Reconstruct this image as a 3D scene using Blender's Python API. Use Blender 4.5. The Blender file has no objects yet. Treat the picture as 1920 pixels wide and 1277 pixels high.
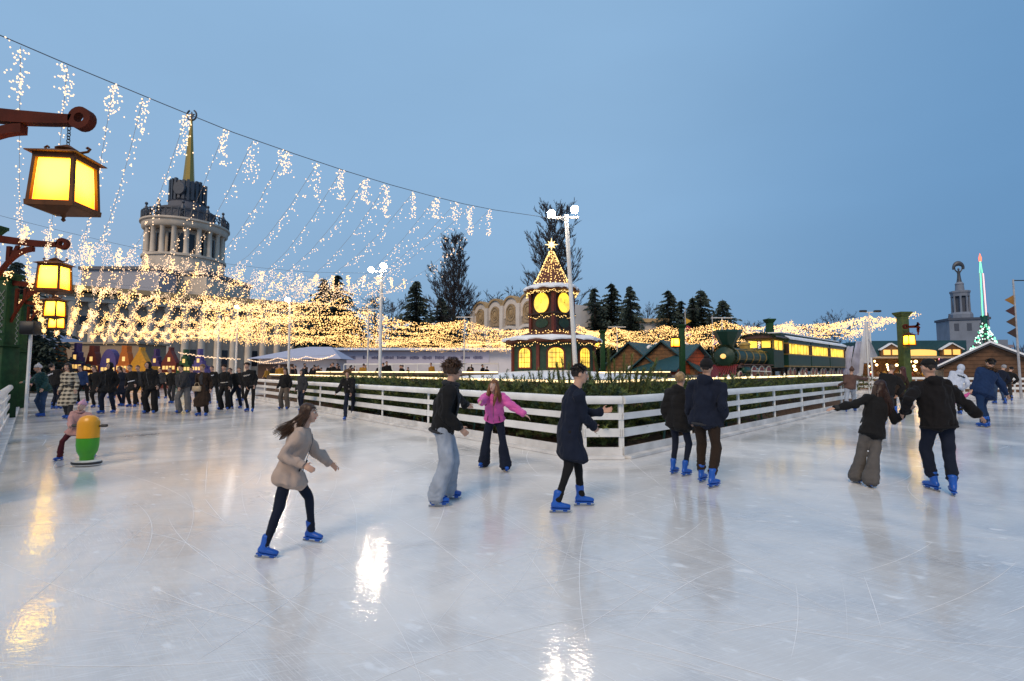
import bpy, math, random
import numpy as np
from math import sin, cos, pi, radians, sqrt, atan2, exp
from mathutils import Vector as V, Matrix, noise as mnoise
random.seed(7); np.random.seed(7)
R = random.random
def U(a, b): return a + (b - a) * random.random()
C = bpy.context; D = bpy.data; SC = C.scene; COL = SC.collection

# ------------------------------------------------------------------ camera
F, CX, CY, CAMH = 870.0, 960.0, 638.5, 1.59
PITCH = math.atan(55.5 / F)
cam = D.cameras.new('camera'); camo = D.objects.new('camera', cam); COL.objects.link(camo)
cam.sensor_width = 36.0; cam.lens = 36.0 * F / 1920.0; cam.clip_start = .05; cam.clip_end = 3000
camo.location = (0, 0, CAMH); camo.rotation_euler = (pi / 2 + PITCH, 0, 0); SC.camera = camo

# ------------------------------------------------------------------ world: overcast blue hour
w = D.worlds.new('World'); SC.world = w; w.use_nodes = True
nt = w.node_tree; nt.nodes.clear(); N = nt.nodes.new; Lk = nt.links.new
out = N('ShaderNodeOutputWorld'); bg = N('ShaderNodeBackground'); bg.inputs[1].default_value = .1
sky = N('ShaderNodeTexSky'); sky.sky_type = 'NISHITA'; sky.sun_disc = False
sky.sun_elevation = radians(3); sky.sun_rotation = radians(-50)
tc = N('ShaderNodeTexCoord'); sp = N('ShaderNodeSeparateXYZ'); Lk(tc.outputs['Generated'], sp.inputs[0])
rx = N('ShaderNodeMapRange'); rx.interpolation_type = 'SMOOTHSTEP'; rx.inputs[1].default_value = .10; rx.inputs[2].default_value = .92
Lk(sp.outputs[0], rx.inputs[0])
mx = N('ShaderNodeMix'); mx.data_type = 'RGBA'
mx.inputs[6].default_value = (2.10, 3.56, 5.42, 1); mx.inputs[7].default_value = (1.03, 2.34, 4.28, 1)
Lk(rx.outputs[0], mx.inputs[0])
rz = N('ShaderNodeMapRange'); rz.inputs[1].default_value = -.02; rz.inputs[2].default_value = .30
rz.inputs[3].default_value = .82; rz.inputs[4].default_value = 1.0; Lk(sp.outputs[2], rz.inputs[0])
no = N('ShaderNodeTexNoise'); no.inputs['Scale'].default_value = 2.2; no.inputs['Detail'].default_value = 3
mp = N('ShaderNodeMapping'); mp.inputs['Scale'].default_value = (1, 1, 3.0); Lk(tc.outputs['Generated'], mp.inputs[0]); Lk(mp.outputs[0], no.inputs[0])
rn = N('ShaderNodeMapRange'); rn.inputs[1].default_value = .3; rn.inputs[2].default_value = .7; rn.inputs[3].default_value = .975; rn.inputs[4].default_value = 1.03
Lk(no.outputs[0], rn.inputs[0])
mu = N('ShaderNodeMath'); mu.operation = 'MULTIPLY'; Lk(rz.outputs[0], mu.inputs[0]); Lk(rn.outputs[0], mu.inputs[1])
sc_ = N('ShaderNodeVectorMath'); sc_.operation = 'SCALE'; Lk(mx.outputs[2], sc_.inputs[0]); Lk(mu.outputs[0], sc_.inputs['Scale'])
m2 = N('ShaderNodeMix'); m2.data_type = 'RGBA'; m2.inputs[0].default_value = .04; Lk(sc_.outputs[0], m2.inputs[6]); Lk(sky.outputs[0], m2.inputs[7])
Lk(m2.outputs[2], bg.inputs[0]); Lk(bg.outputs[0], out.inputs[0])
# ------------------------------------------------------------------ sun (a soft overcast glow)
sl = D.lights.new('sun', 'SUN'); sl.energy = 1.5; sl.angle = radians(24); sl.color = (1, .75, .49)
so = D.objects.new('sun', sl); COL.objects.link(so); so.rotation_euler = (radians(48), 0, radians(-25))
# ------------------------------------------------------------------ render settings
SC.view_settings.view_transform = 'Standard'; SC.view_settings.look = 'None'; SC.view_settings.exposure = .38; SC.view_settings.gamma = 1
cy = SC.cycles; cy.use_denoising = True; cy.max_bounces = 5; cy.diffuse_bounces = 2; cy.glossy_bounces = 3; cy.transmission_bounces = 2
cy.sample_clamp_indirect = 4; cy.sample_clamp_direct = 0; cy.caustics_reflective = False; cy.caustics_refractive = False; cy.use_light_tree = True
SC.render.engine = 'CYCLES'

# ------------------------------------------------------------------ helpers
def ray(px, py):
    a, b = px - CX, CY - py
    return V((a, F * cos(PITCH) - b * sin(PITCH), F * sin(PITCH) + b * cos(PITCH)))
def at(px, py, y):
    d = ray(px, py); t = y / d.y
    return V((d.x * t, y, CAMH + d.z * t))
def G(px, py, z=0.0):
    d = ray(px, py); t = (z - CAMH) / d.z
    return V((d.x * t, d.y * t, z))
def tag(o, label=None, cat=None, group=None, kind=None):
    for k, v in (('label', label), ('category', cat), ('group', group), ('kind', kind)):
        if v: o[k] = v
    return o
def empty(name, loc, rz=0, label=None, cat=None, group=None):
    o = D.objects.new(name, None); COL.objects.link(o); o.location = loc; o.rotation_euler.z = rz
    o.empty_display_size = .2
    return tag(o, label, cat, group)
KIDS = {}
def link(name, me, parent=None, loc=(0, 0, 0), rz=0):
    o = D.objects.new(name, me); COL.objects.link(o); o.location = loc; o.rotation_euler.z = rz
    if parent is not None:
        o.parent = parent; KIDS.setdefault(parent, []).append(o)
    return o
def copy_tree(o, parent=None):
    c = o.copy(); COL.objects.link(c); c.parent = parent
    if parent is not None: KIDS.setdefault(parent, []).append(c)
    for k in list(KIDS.get(o, [])): copy_tree(k, c)
    return c
def perp(d):
    d = V(d).normalized(); a = V((0, 0, 1)) if abs(d.z) < .9 else V((1, 0, 0))
    s = d.cross(a).normalized(); return s, s.cross(d).normalized()
class MB:
    def __init__(s): s.v = []; s.f = []; s.mi = []; s.m = 0
    def add(s, vs, fs):
        o = len(s.v); s.v += [tuple(p) for p in vs]; s.f += [tuple(i + o for i in f) for f in fs]; s.mi += [s.m] * len(fs); return s
    def box(s, c, d, rz=0, bev=0):
        x, y, z = d[0] / 2, d[1] / 2, d[2] / 2; ca, sa = cos(rz), sin(rz)
        if bev:
            b = min(bev, x * .8, y * .8, z * .8); P = []; 
            for sz in (-1, 1):
                for (ax, ay) in ((-x + b, -y + b), (x - b, -y + b), (x - b, y - b), (-x + b, y - b)): P.append((ax, ay, sz * z))
            rings = [[(-x + b, -y, 0), (x - b, -y, 0), (x, -y + b, 0), (x, y - b, 0), (x - b, y, 0), (-x + b, y, 0), (-x, y - b, 0), (-x, -y + b, 0)]]
            vs = []
            k = (min(x, y) - b) / min(x, y)
            for zz, sc in ((-z, 0), (-z + b, 1), (z - b, 1), (z, 0)):
                for (ax, ay, _) in rings[0]:
                    if not sc: ax = ax - math.copysign(b * .7, ax); ay = ay - math.copysign(b * .7, ay)
                    vs.append((c[0] + ax * ca - ay * sa, c[1] + ax * sa + ay * ca, c[2] + zz))
            fs = [tuple(range(7, -1, -1)), tuple(range(24, 32))]
            for r in range(3):
                for i in range(8): j = (i + 1) % 8; fs.append((r * 8 + i, r * 8 + j, r * 8 + 8 + j, r * 8 + 8 + i))
            return s.add(vs, fs)
        vs = [(c[0] + a * x * ca - b * y * sa, c[1] + a * x * sa + b * y * ca, c[2] + e * z) for e in (-1, 1) for a, b in ((-1, -1), (1, -1), (1, 1), (-1, 1))]
        return s.add(vs, [(3, 2, 1, 0), (4, 5, 6, 7), (0, 1, 5, 4), (1, 2, 6, 5), (2, 3, 7, 6), (3, 0, 4, 7)])
    def beam(s, p0, p1, w, h):
        p0, p1 = V(p0), V(p1); d = (p1 - p0).normalized(); a, b = perp(d); a = a * w / 2; b = b * h / 2
        vs = [p + x for p in (p0, p1) for x in (-a - b, a - b, a + b, -a + b)]
        return s.add(vs, [(3, 2, 1, 0), (4, 5, 6, 7), (0, 1, 5, 4), (1, 2, 6, 5), (2, 3, 7, 6), (3, 0, 4, 7)])
    def tube(s, pts, rs, n=8, cap=True):
        pts = [V(p) for p in pts]
        if not isinstance(rs, (list, tuple)): rs = [rs] * len(pts)
        vs = []; a = None
        for i, p in enumerate(pts):
            d = (pts[min(i + 1, len(pts) - 1)] - pts[max(i - 1, 0)])
            if d.length < 1e-9: d = V((0, 0, 1))
            d.normalize()
            if a is None: a, b = perp(d)
            else:
                a = (a - d * a.dot(d))
                if a.length < 1e-6: a, b = perp(d)
                a.normalize(); b = a.cross(d)
            for k in range(n):
                t = 2 * pi * k / n; vs.append(p + (a * cos(t) + b * sin(t)) * rs[i])
        fs = []
        for i in range(len(pts) - 1):
            for k in range(n):
                j = (k + 1) % n; fs.append((i * n + k, i * n + j, (i + 1) * n + j, (i + 1) * n + k))
        if cap and n > 2: fs.append(tuple(range(n - 1, -1, -1))); fs.append(tuple(range((len(pts) - 1) * n, len(pts) * n)))
        return s.add(vs, fs)
    def lathe(s, prof, n=24, c=(0, 0, 0), rot=0, axis='z', sx=1, sy=1, cap=True):
        vs = []
        for r, z in prof:
            for k in range(n):
                t = rot + 2 * pi * k / n; x, y = r * cos(t) * sx, r * sin(t) * sy
                p = (x, y, z) if axis == 'z' else ((z, x, y) if axis == 'x' else (x, z, y))
                vs.append((c[0] + p[0], c[1] + p[1], c[2] + p[2]))
        fs = []
        for i in range(len(prof) - 1):
            for k in range(n):
                j = (k + 1) % n; fs.append((i * n + k, i * n + j, (i + 1) * n + j, (i + 1) * n + k))
        if cap: fs.append(tuple(range(n - 1, -1, -1))); fs.append(tuple(range((len(prof) - 1) * n, len(prof) * n)))
        return s.add(vs, fs)
    def prism(s, poly, o, ux, uy, th):
        o, ux, uy, th = V(o), V(ux), V(uy), V(th); n = len(poly)
        vs = [o + ux * a + uy * b for a, b in poly] + [o + ux * a + uy * b + th for a, b in poly]
        return s.add(vs, [tuple(range(n)), tuple(range(2 * n - 1, n - 1, -1))] + [(i, i + n, (i + 1) % n + n, (i + 1) % n) for i in range(n)])
    def sphere(s, c, r, nu=12, nv=8, M=None):
        if not isinstance(r, (list, tuple)): r = (r, r, r)
        vs = []; c = V(c)
        for i in range(nv + 1):
            ph = pi * i / nv
            for k in range(nu):
                t = 2 * pi * k / nu
                p = V((r[0] * sin(ph) * cos(t), r[1] * sin(ph) * sin(t), r[2] * cos(ph)))
                if M is not None: p = M @ p
                vs.append(c + p)
        fs = []
        for i in range(nv):
            for k in range(nu): j = (k + 1) % nu; fs.append((i * nu + k, (i + 1) * nu + k, (i + 1) * nu + j, i * nu + j))
        return s.add(vs, fs)
    def mesh(s, name, mats, smooth=True, angle=.7):
        me = D.meshes.new(name); me.from_pydata(s.v, [], s.f)
        for m in (mats if isinstance(mats, (list, tuple)) else [mats]): me.materials.append(m)
        if any(s.mi): me.polygons.foreach_set('material_index', s.mi)
        if smooth:
            me.polygons.foreach_set('use_smooth', [True] * len(me.polygons)); me.update(); me.set_sharp_from_angle(angle=angle)
        me.update(); return me
    def build(s, name, mats, parent=None, loc=(0, 0, 0), rz=0, smooth=True, **kw):
        o = link(name, s.mesh(name, mats, smooth), parent, loc, rz); tag(o, **kw) if kw else None
        return o

MATS = {}
def mat(key, rgb, rough=.6, metal=0, var=.18, scale=6, bump=0, bscale=40, spec=.5, alpha=1, sheen=0):
    if key in MATS: return MATS[key]
    m = D.materials.new(key); m.use_nodes = True; nt = m.node_tree; b = nt.nodes['Principled BSDF']
    b.inputs['Roughness'].default_value = rough; b.inputs['Metallic'].default_value = metal; b.inputs['Specular IOR Level'].default_value = spec
    tc = nt.nodes.new('ShaderNodeTexCoord'); n = nt.nodes.new('ShaderNodeTexNoise'); n.inputs['Scale'].default_value = scale; n.inputs['Detail'].default_value = 5
    nt.links.new(tc.outputs['Object'], n.inputs[0])
    r = nt.nodes.new('ShaderNodeMapRange'); r.inputs[1].default_value = .3; r.inputs[2].default_value = .7; r.inputs[3].default_value = 1 - var; r.inputs[4].default_value = 1 + var
    nt.links.new(n.outputs[0], r.inputs[0])
    s = nt.nodes.new('ShaderNodeVectorMath'); s.operation = 'SCALE'; s.inputs[0].default_value = rgb[:3]; nt.links.new(r.outputs[0], s.inputs['Scale'])
    nt.links.new(s.outputs[0], b.inputs['Base Color'])
    if sheen: b.inputs['Sheen Weight'].default_value = sheen
    if bump:
        n2 = nt.nodes.new('ShaderNodeTexNoise'); n2.inputs['Scale'].default_value = bscale; n2.inputs['Detail'].default_value = 6; nt.links.new(tc.outputs['Object'], n2.inputs[0])
        bp = nt.nodes.new('ShaderNodeBump'); bp.inputs['Strength'].default_value = bump; bp.inputs['Distance'].default_value = .02
        nt.links.new(n2.outputs[0], bp.inputs['Height']); nt.links.new(bp.outputs[0], b.inputs['Normal'])
    MATS[key] = m; return m
def glow(key, rgb, st, sample=True, grad=0, base=(.5, .4, .2)):
    if key in MATS: return MATS[key]
    m = D.materials.new(key); m.use_nodes = True; nt = m.node_tree; b = nt.nodes['Principled BSDF']
    b.inputs['Base Color'].default_value = (*base, 1); b.inputs['Roughness'].default_value = .4
    b.inputs['Emission Color'].default_value = (*rgb, 1); b.inputs['Emission Strength'].default_value = st
    if not sample: m.cycles.emission_sampling = 'NONE'
    MATS[key] = m; return m

LD = V((-.70, .714, 0)).normalized()      # the left lane of the rink runs this way
LN = V((-.714, -.70, 0)).normalized()     # across the left lane, away from the island
FU = V((-.67, .742, 0)).normalized()      # left fence run, away from the near corner
FV = V((.733, .68, 0)).normalized()       # right fence run, away from the near corner
WHITE = mat('white_paint', (.70, .70, .69), .38, var=.13, scale=1.7, bump=.05, bscale=12)
STEEL = mat('galvanised_pole', (.62, .63, .64), .4, var=.08)
DARK = mat('dark_metal', (.02, .02, .022), .5)
SNOW = mat('snow', (.82, .84, .88), .8, var=.05, scale=4, bump=.5, bscale=9)
WIRE = mat('light_wire', (.25, .2, .15), .6)
CABLE = mat('steel_cable', (.08, .09, .11), .5)
BULB = glow('warm_bulb', (1, .64, .40), 1.4)
GOLD = glow('golden_bulb', (1, .55, .18), 2.1)
PANE = glow('lit_yellow_pane', (1, .62, .015), 1.05)
pt = PANE.node_tree; p1_, p2_, p3_, p4_ = (pt.nodes.new(n_) for n_ in ('ShaderNodeTexCoord', 'ShaderNodeTexNoise', 'ShaderNodeMapRange', 'ShaderNodeVectorMath'))   # uneven lamp glow painted into the pane emission with noise
p2_.inputs['Scale'].default_value = 2.6; p2_.inputs['Detail'].default_value = 3; p3_.inputs[1].default_value = .32; p3_.inputs[2].default_value = .68; p3_.inputs[3].default_value = .45; p3_.inputs[4].default_value = 1.5; p4_.operation = 'SCALE'; p4_.inputs[0].default_value = (1, .60, .02)
pt.links.new(p1_.outputs['Object'], p2_.inputs[0]); pt.links.new(p2_.outputs[0], p3_.inputs[0]); pt.links.new(p3_.outputs[0], p4_.inputs['Scale']); pt.links.new(p4_.outputs[0], pt.nodes['Principled BSDF'].inputs['Emission Color'])
LED = glow('led_strip', (1, .72, .36), 2.2)
# ================================================================== the ground and the ice
gm = mat('paved_plaza', (.11, .11, .12), .75, var=.5, scale=.25)
me = MB().add([(-900, -300, -.012), (900, -300, -.012), (900, 1500, -.012), (-900, 1500, -.012)], [(0, 1, 2, 3)]).mesh('plaza', gm, False)
tag(link('plaza', me), 'dark paved plaza lying round the ice rink', kind='structure')

im = D.materials.new('ice'); im.use_nodes = True; nt = im.node_tree; b = nt.nodes['Principled BSDF']; Nn = nt.nodes.new; L_ = nt.links.new
def nz(scale, sx=1, sy=1, rot=0, det=4, dist=0, rough=.5):
    t = Nn('ShaderNodeTexCoord'); m = Nn('ShaderNodeMapping'); m.inputs['Scale'].default_value = (sx, sy, 1); m.inputs['Rotation'].default_value = (0, 0, rot)
    if rot:                        # rotate first, stretch after
        m.inputs['Scale'].default_value = (1, 1, 1); m3 = Nn('ShaderNodeMapping'); m3.inputs['Scale'].default_value = (sx, sy, 1)
        L_(t.outputs['Object'], m.inputs[0]); L_(m.outputs[0], m3.inputs[0]); m = m3
    else: L_(t.outputs['Object'], m.inputs[0])
    n = Nn('ShaderNodeTexNoise'); n.inputs['Scale'].default_value = scale; n.inputs['Detail'].default_value = det; n.inputs['Distortion'].default_value = dist; n.inputs['Roughness'].default_value = rough
    L_(m.outputs[0], n.inputs[0]); return n.outputs[0]
def mr(src, a, b_, c, d):
    r = Nn('ShaderNodeMapRange'); r.inputs[1].default_value = a; r.inputs[2].default_value = b_; r.inputs[3].default_value = c; r.inputs[4].default_value = d
    L_(src, r.inputs[0]); return r.outputs[0]
def mth(op, a, b_):
    m = Nn('ShaderNodeMath'); m.operation = op
    for i, x in enumerate((a, b_)):
        if isinstance(x, (int, float)): m.inputs[i].default_value = x
        else: L_(x, m.inputs[i])
    return m.outputs[0]
def mixc(f, a, b_):
    m = Nn('ShaderNodeMix'); m.data_type = 'RGBA'
    if isinstance(f, float): m.inputs[0].default_value = f
    else: L_(f, m.inputs[0])
    for i, x in ((6, a), (7, b_)):
        if isinstance(x, tuple): m.inputs[i].default_value = (*x, 1)
        else: L_(x, m.inputs[i])
    return m.outputs[2]
big = nz(.33, det=5, dist=1.2)
mid = nz(1.4, det=6, dist=.6)
stA = nz(1.1, 1, 6, .75, det=6, dist=.9, rough=.6)
stB = nz(.8, 1, 5, -.35, det=6, dist=1.4, rough=.62)
stC = nz(.7, 1, 8, .12, det=6, dist=1.0, rough=.6)
fl = nz(3.4, 1, 2.2, .5, det=3)
fleck = mr(fl, .64, .71, 0, 1)
snowy = mr(mth('ADD', mth('MULTIPLY', stA, .5), mth('MULTIPLY', stB, .5)), .44, .62, 0, 1)
c0 = mixc(mr(big, .36, .64, 0, 1), (.64, .605, .57), (.83, .795, .755))
c1 = mixc(mth('MULTIPLY', snowy, .38), c0, (.82, .81, .80))
c2 = mixc(mth('MULTIPLY', mr(mid, .50, .68, 0, 1), .6), c1, (.52, .515, .52))
c3 = mixc(mth('MULTIPLY', fleck, .7), c2, (.86, .87, .88))
def scratches(sc, rot, th, st):
    t = Nn('ShaderNodeTexCoord'); m = Nn('ShaderNodeMapping'); m.inputs['Rotation'].default_value = (0, 0, rot); m3 = Nn('ShaderNodeMapping'); m3.inputs['Scale'].default_value = (1, st, 1)
    L_(t.outputs['Object'], m.inputs[0]); L_(m.outputs[0], m3.inputs[0])
    n = Nn('ShaderNodeTexNoise'); n.inputs['Scale'].default_value = .6; n.inputs['Detail'].default_value = 2; L_(t.outputs['Object'], n.inputs[0])
    mxx = Nn('ShaderNodeMix'); mxx.data_type = 'RGBA'; mxx.inputs[0].default_value = .35; L_(m3.outputs[0], mxx.inputs[6]); L_(n.outputs[1], mxx.inputs[7])
    v = Nn('ShaderNodeTexVoronoi'); v.feature = 'DISTANCE_TO_EDGE'; v.inputs['Scale'].default_value = sc; L_(mxx.outputs[2], v.inputs[0])
    return mr(v.outputs[0], 0, th, 1, 0)
s1 = scratches(1.3, .6, .016, 2.6); s2 = scratches(1.9, -.7, .018, 3.4); s3 = scratches(.9, .1, .012, 3.2)
scr = mth('MAXIMUM', mth('MAXIMUM', s1, s2), s3)
scr = mth('MULTIPLY', scr, mr(mid, .42, .62, 0, 1))
hair1 = mth('MULTIPLY', mr(nz(5, 1, 26, .72, det=4, dist=.5), .53, .64, 0, 1), mr(mid, .40, .6, .15, 1)); hair2 = mth('MULTIPLY', mr(nz(5, 1, 26, -.35, det=4, dist=.7), .54, .64, 0, 1), mr(big, .4, .6, 1, .2))
shav = mr(nz(11, 1, 1.6, .4, det=2), .66, .72, 0, 1)
c4 = mixc(mth('MULTIPLY', mth('MAXIMUM', mth('MAXIMUM', hair1, hair2), shav), .58), c3, (.90, .89, .88))
L_(c4, b.inputs['Base Color'])
ro = mth('ADD', mr(big, .35, .68, .28, .42), mth('MULTIPLY', snowy, .10)); ro = mth('ADD', ro, mth('MULTIPLY', fleck, .3)); ro = mth('ADD', ro, mth('MULTIPLY', mr(mid, .55, .7, 0, 1), -.07))
ro = mth('MAXIMUM', ro, .06); L_(ro, b.inputs['Roughness'])
b.inputs['Specular IOR Level'].default_value = .32; b.inputs['Coat Roughness'].default_value = .07; b.inputs['Coat IOR'].default_value = 1.85; L_(mth('SUBTRACT', mr(big, .3, .62, 1.0, .45), mth('MULTIPLY', fleck, .3)), b.inputs['Coat Weight'])
h = mth('ADD', mth('MULTIPLY', stA, .5), mth('MULTIPLY', stB, .5)); h = mth('ADD', h, mth('MULTIPLY', stC, .5)); h = mth('ADD', h, 0.0)
bp = Nn('ShaderNodeBump'); bp.inputs['Strength'].default_value = .30; bp.inputs['Distance'].default_value = .012; L_(h, bp.inputs['Height']); L_(bp.outputs[0], b.inputs['Normal'])
fine = mth('ADD', mth('MULTIPLY', nz(7, 1, 5, .75, det=3, dist=.8), .6), mth('MULTIPLY', nz(7, 1, 6, -.1, det=3, dist=.8), .6)); fine = mth('ADD', fine, mth('MULTIPLY', mid, .3)); fine = mth('ADD', fine, mth('MULTIPLY', nz(26, 1, 2.2, .3, det=2), .22)); fine = mth('ADD', fine, mth('MULTIPLY', nz(5, 1, 1.8, .2, det=2), 1.7))
bp2 = Nn('ShaderNodeBump'); bp2.inputs['Strength'].default_value = .20; bp2.inputs['Distance'].default_value = .006; L_(fine, bp2.inputs['Height']); L_(bp2.outputs[0], b.inputs['Coat Normal'])
ip = [(-40, 37.6), (6, -7), (18, -18), (62, 24), (20, 66)]
me = MB().add([(x, y, 0) for x, y in ip], [tuple(range(5))]).mesh('ice_rink', im, False)
tag(link('ice_rink', me), 'scratched wet white ice of the skating rink', kind='structure')

# curved white blade marks cut into the ice
m = MB(); rnd = random.Random(11)
for i in range(460):
    r_ = rnd.random(); d0 = 2.6 + 13 * r_ ** 1.5; ang = rnd.uniform(-.82, .82); x, y = d0 * math.tan(ang), d0
    if y > 7.6 and abs(x - 1.6) < (y - 7.6) * 1.1: continue
    a = rnd.choice((2.35, 2.35, .75, 0.0)) + rnd.gauss(0, .45); kap = rnd.choice((-1, 1)) * rnd.uniform(.03, .5) * rnd.random(); L = rnd.uniform(.5, 3.2); n = 14; wd = rnd.uniform(.0006, .0026) * (1 + d0 * .05); p = V((x, y, .0015 + i * 1e-6)); pts = []
    for k in range(n + 1):
        t = k / n; w_ = wd * sin(pi * t) ** .5; s_ = V((-sin(a), cos(a), 0)) * w_; pts += [p - s_, p + s_]; p = p + V((cos(a), sin(a), 0)) * L / n; a += kap * L / n
    m.add(pts, [(2 * k, 2 * k + 2, 2 * k + 3, 2 * k + 1) for k in range(n)])
m.build('blade_marks', mat('shaved_ice', (.92, .91, .91), .8, var=.04), smooth=False, label='thin curved blade marks scratched all over the ice', kind='structure')
# ================================================================== rink barriers
CORN = V((1.62, 8.42, 0))
def rail_profile(m, p0, p1, nrm):
    p0, p1 = V(p0), V(p1)
    up = V((0, 0, 1)); m_ = MB()
    prof = [(-.045, .0), (.05, 0), (.062, .02), (.066, .06), (.055, .105), (.028, .135), (-.01, .145), (-.04, .138)]
    vs = [p + nrm * a + up * (z + .975) for p in (p0, p1) for a, z in prof]; n = len(prof)
    m.add(vs, [tuple(range(n)), tuple(range(2 * n - 1, n - 1, -1))] + [(i, i + n, (i + 1) % n + n, (i + 1) % n) for i in range(n)])
DIRT = mat('scuffed_white_paint', (.62, .61, .60), .55, var=.22, scale=2.2, bump=.15, bscale=8)
def barrier(name, label, p0, d, length, nrm, spacing, group=None):
    root = empty(name, p0, 0, label, 'barrier', group); n = max(1, round(length / spacing))
    d = V(d); nrm = V(nrm); Z = V((0, 0, 1)); e = d * length
    m = MB(); rail_profile(m, V(), e, nrm); m.build('top_rail', WHITE, root)
    for z, h in ((.75, .12), (.455, .15)):
        m = MB(); m.beam(Z * z, e + Z * z, .03, h); m.build('rail', WHITE, root)
    m = MB(); m.beam(Z * .10 + nrm * .005, e + Z * .10 + nrm * .005, .03, .19); m.build('kickboard', DIRT, root)
    m = MB(); m.beam(Z * .03 + nrm * .09, e + Z * .03 + nrm * .09, .15, .05); m.build('base_board', DIRT, root)
    for i in range(n + 1):
        t = min(max(i * length / n, .03), length - .03)
        m = MB(); m.beam(d * t - nrm * .04, d * t - nrm * .04 + Z * .975, .07, .05); m.m = 1
        for zb in (.73, .77, .42, .49, .05, .16):
            for sb in (-.02, .02): c_ = d * (t + sb) + nrm * .022 + Z * zb; m.tube([c_ - nrm * .01, c_ + nrm * .004], [.009, .007], 6)
        m.m = 2; m.beam(d * t + nrm * .0155 + Z * .385, d * t + nrm * .0155 + Z * .525, .004, .003); m.build('post', [WHITE, STEEL, DARK], root)
    return root
lf0 = V((1.28, 8.52, 0)); rf0 = V((2.02, 8.52, 0))
barrier('rink_barrier', 'long white railed barrier running from the rink corner along the left lane', lf0, FU, 29, -FV, 2.65)
cd = (rf0 - lf0); cl = cd.length; cd = cd.normalized(); barrier('rink_barrier', 'short scuffed white barrier panel cutting off the rink corner in front', lf0 + cd * .02, cd, cl - .04, V((cd.y, -cd.x, 0)), 2)
barrier('rink_barrier', 'long white railed barrier running from the rink corner to the train side', rf0, FV, 18.6, -FU, 2.65)
barrier('rink_barrier', 'white wooden barrier at the far left edge under the lanterns', V((-6.2, 5.36, 0)), V((-.718, .696, 0)), 26.5, V((.696, .718, 0)), 2.4)
barrier('rink_barrier', 'distant white barrier across the far right side of the ice', V((22.5, 33, 0)), V((.92, -.39, 0)).normalized(), 22, V((-.39, -.92, 0)).normalized(), 2.4)

# ================================================================== island deck, planting and light strips
WOOD = mat('deck_board', (.10, .065, .04), .7, var=.4, scale=5, bump=.2)
def isl(a, b_, z=0): return CORN + FU * a + FV * b_ + V((0, 0, z))
o_ = 1.35
m = MB(); poly = [isl(o_, o_), isl(27, o_), isl(27, 24), isl(o_, 24)]
m.add([p for p in poly] + [p + V((0, 0, 1.25)) for p in poly], [(4, 5, 6, 7), (0, 1, 5, 4), (1, 2, 6, 5), (2, 3, 7, 6), (3, 0, 4, 7)][:1] + [(0, 4, 5, 1), (1, 5, 6, 2), (2, 6, 7, 3), (3, 7, 4, 0)])
m.build('island_deck', [WOOD], smooth=False, label='raised wooden deck filling the island inside the rink', kind='structure')
def strip(name, label, p0, p1, w_, h_, under=0):
    root = empty(name, p0, 0, label, 'light strip'); e = V(p1) - V(p0)
    MB().beam(V(), e, w_, h_).build('glowing_tube', LED, root)
    MB().beam(V((0, 0, -h_ / 2 - .055)), e + V((0, 0, -h_ / 2 - .055)), w_ + .1, .1).build('edge_board', WOOD, root)
    return root
strip('light_strip', 'warm light strip on the deck edge along the left lane', isl(o_ + .06, o_ - .06, 1.33), isl(26, o_ - .06, 1.33), .07, .055)
strip('light_strip', 'warm light strip on the deck edge below the train', isl(o_ - .06, o_ + .06, 1.33), isl(o_ - .06, 23.5, 1.33), .07, .055)
strip('light_strip', 'second warm light strip on the terrace left of the clock tower', (-10.5, 25, 1.50), (-.6, 19.0, 1.50), .06, .05)
strip('light_strip', 'second warm light strip on the terrace right of the clock tower', (3.6, 19.2, 1.50), (8.0, 23.6, 1.50), .06, .05)
for nm, (x0, y0), (x1, y1), lb in (('planter', (-10.5, 25.1), (-.6, 19.1), 'dark planter box under the terrace light strip left of the tower'), ('planter', (3.6, 19.3), (8, 23.7), 'dark planter box under the terrace light strip right of the tower')):
    MB().beam((x0, y0, 1.32), (x1, y1, 1.32), .3, .15).build(nm, mat('planter_board', (.04, .03, .02), .8), label=lb, cat='planter')
# snow on the deck
m = MB(); n = 26
def snowz(x, y):
    r = sqrt(((x - 1.9) / 4.6) ** 2 + ((y - 20.5) / 3.3) ** 2); return 1.262 + .36 * max(0, 1 - r) ** .7 * (1 + .25 * mnoise.noise(V((x * .8, y * .8, 3)))) - (.03 if r > 1 else 0)
vs = []; fs = []
for i in range(n + 1):
    for j in range(n + 1):
        x, y = -3 + 9.8 * i / n, 17 + 7 * j / n; vs.append((x, y, snowz(x, y)))
for i in range(n):
    for j in range(n): a = i * (n + 1) + j; fs.append((a, a + n + 1, a + n + 2, a + 1))
m.add(vs, fs); m.build('snow_mound', SNOW, label='low snow mound heaped round the foot of the clock tower', kind='structure')
EARTH = mat('bark_mulch', (.13, .075, .045), .9, var=.6, scale=14, bump=.6, bscale=30)
m = MB(); z = .02
m.add([isl(.06, .1, z), isl(28, .1, z), isl(28, o_, z), isl(o_, o_, z)], [(0, 3, 2, 1)]); m.add([isl(.1, .06, z), isl(o_, o_, z), isl(o_, 24, z), isl(.1, 24, z)], [(0, 3, 2, 1)])
m.build('mulch_bed', EARTH, smooth=False, label='brown bark mulch bed behind the rink barrier', kind='stuff')

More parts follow.
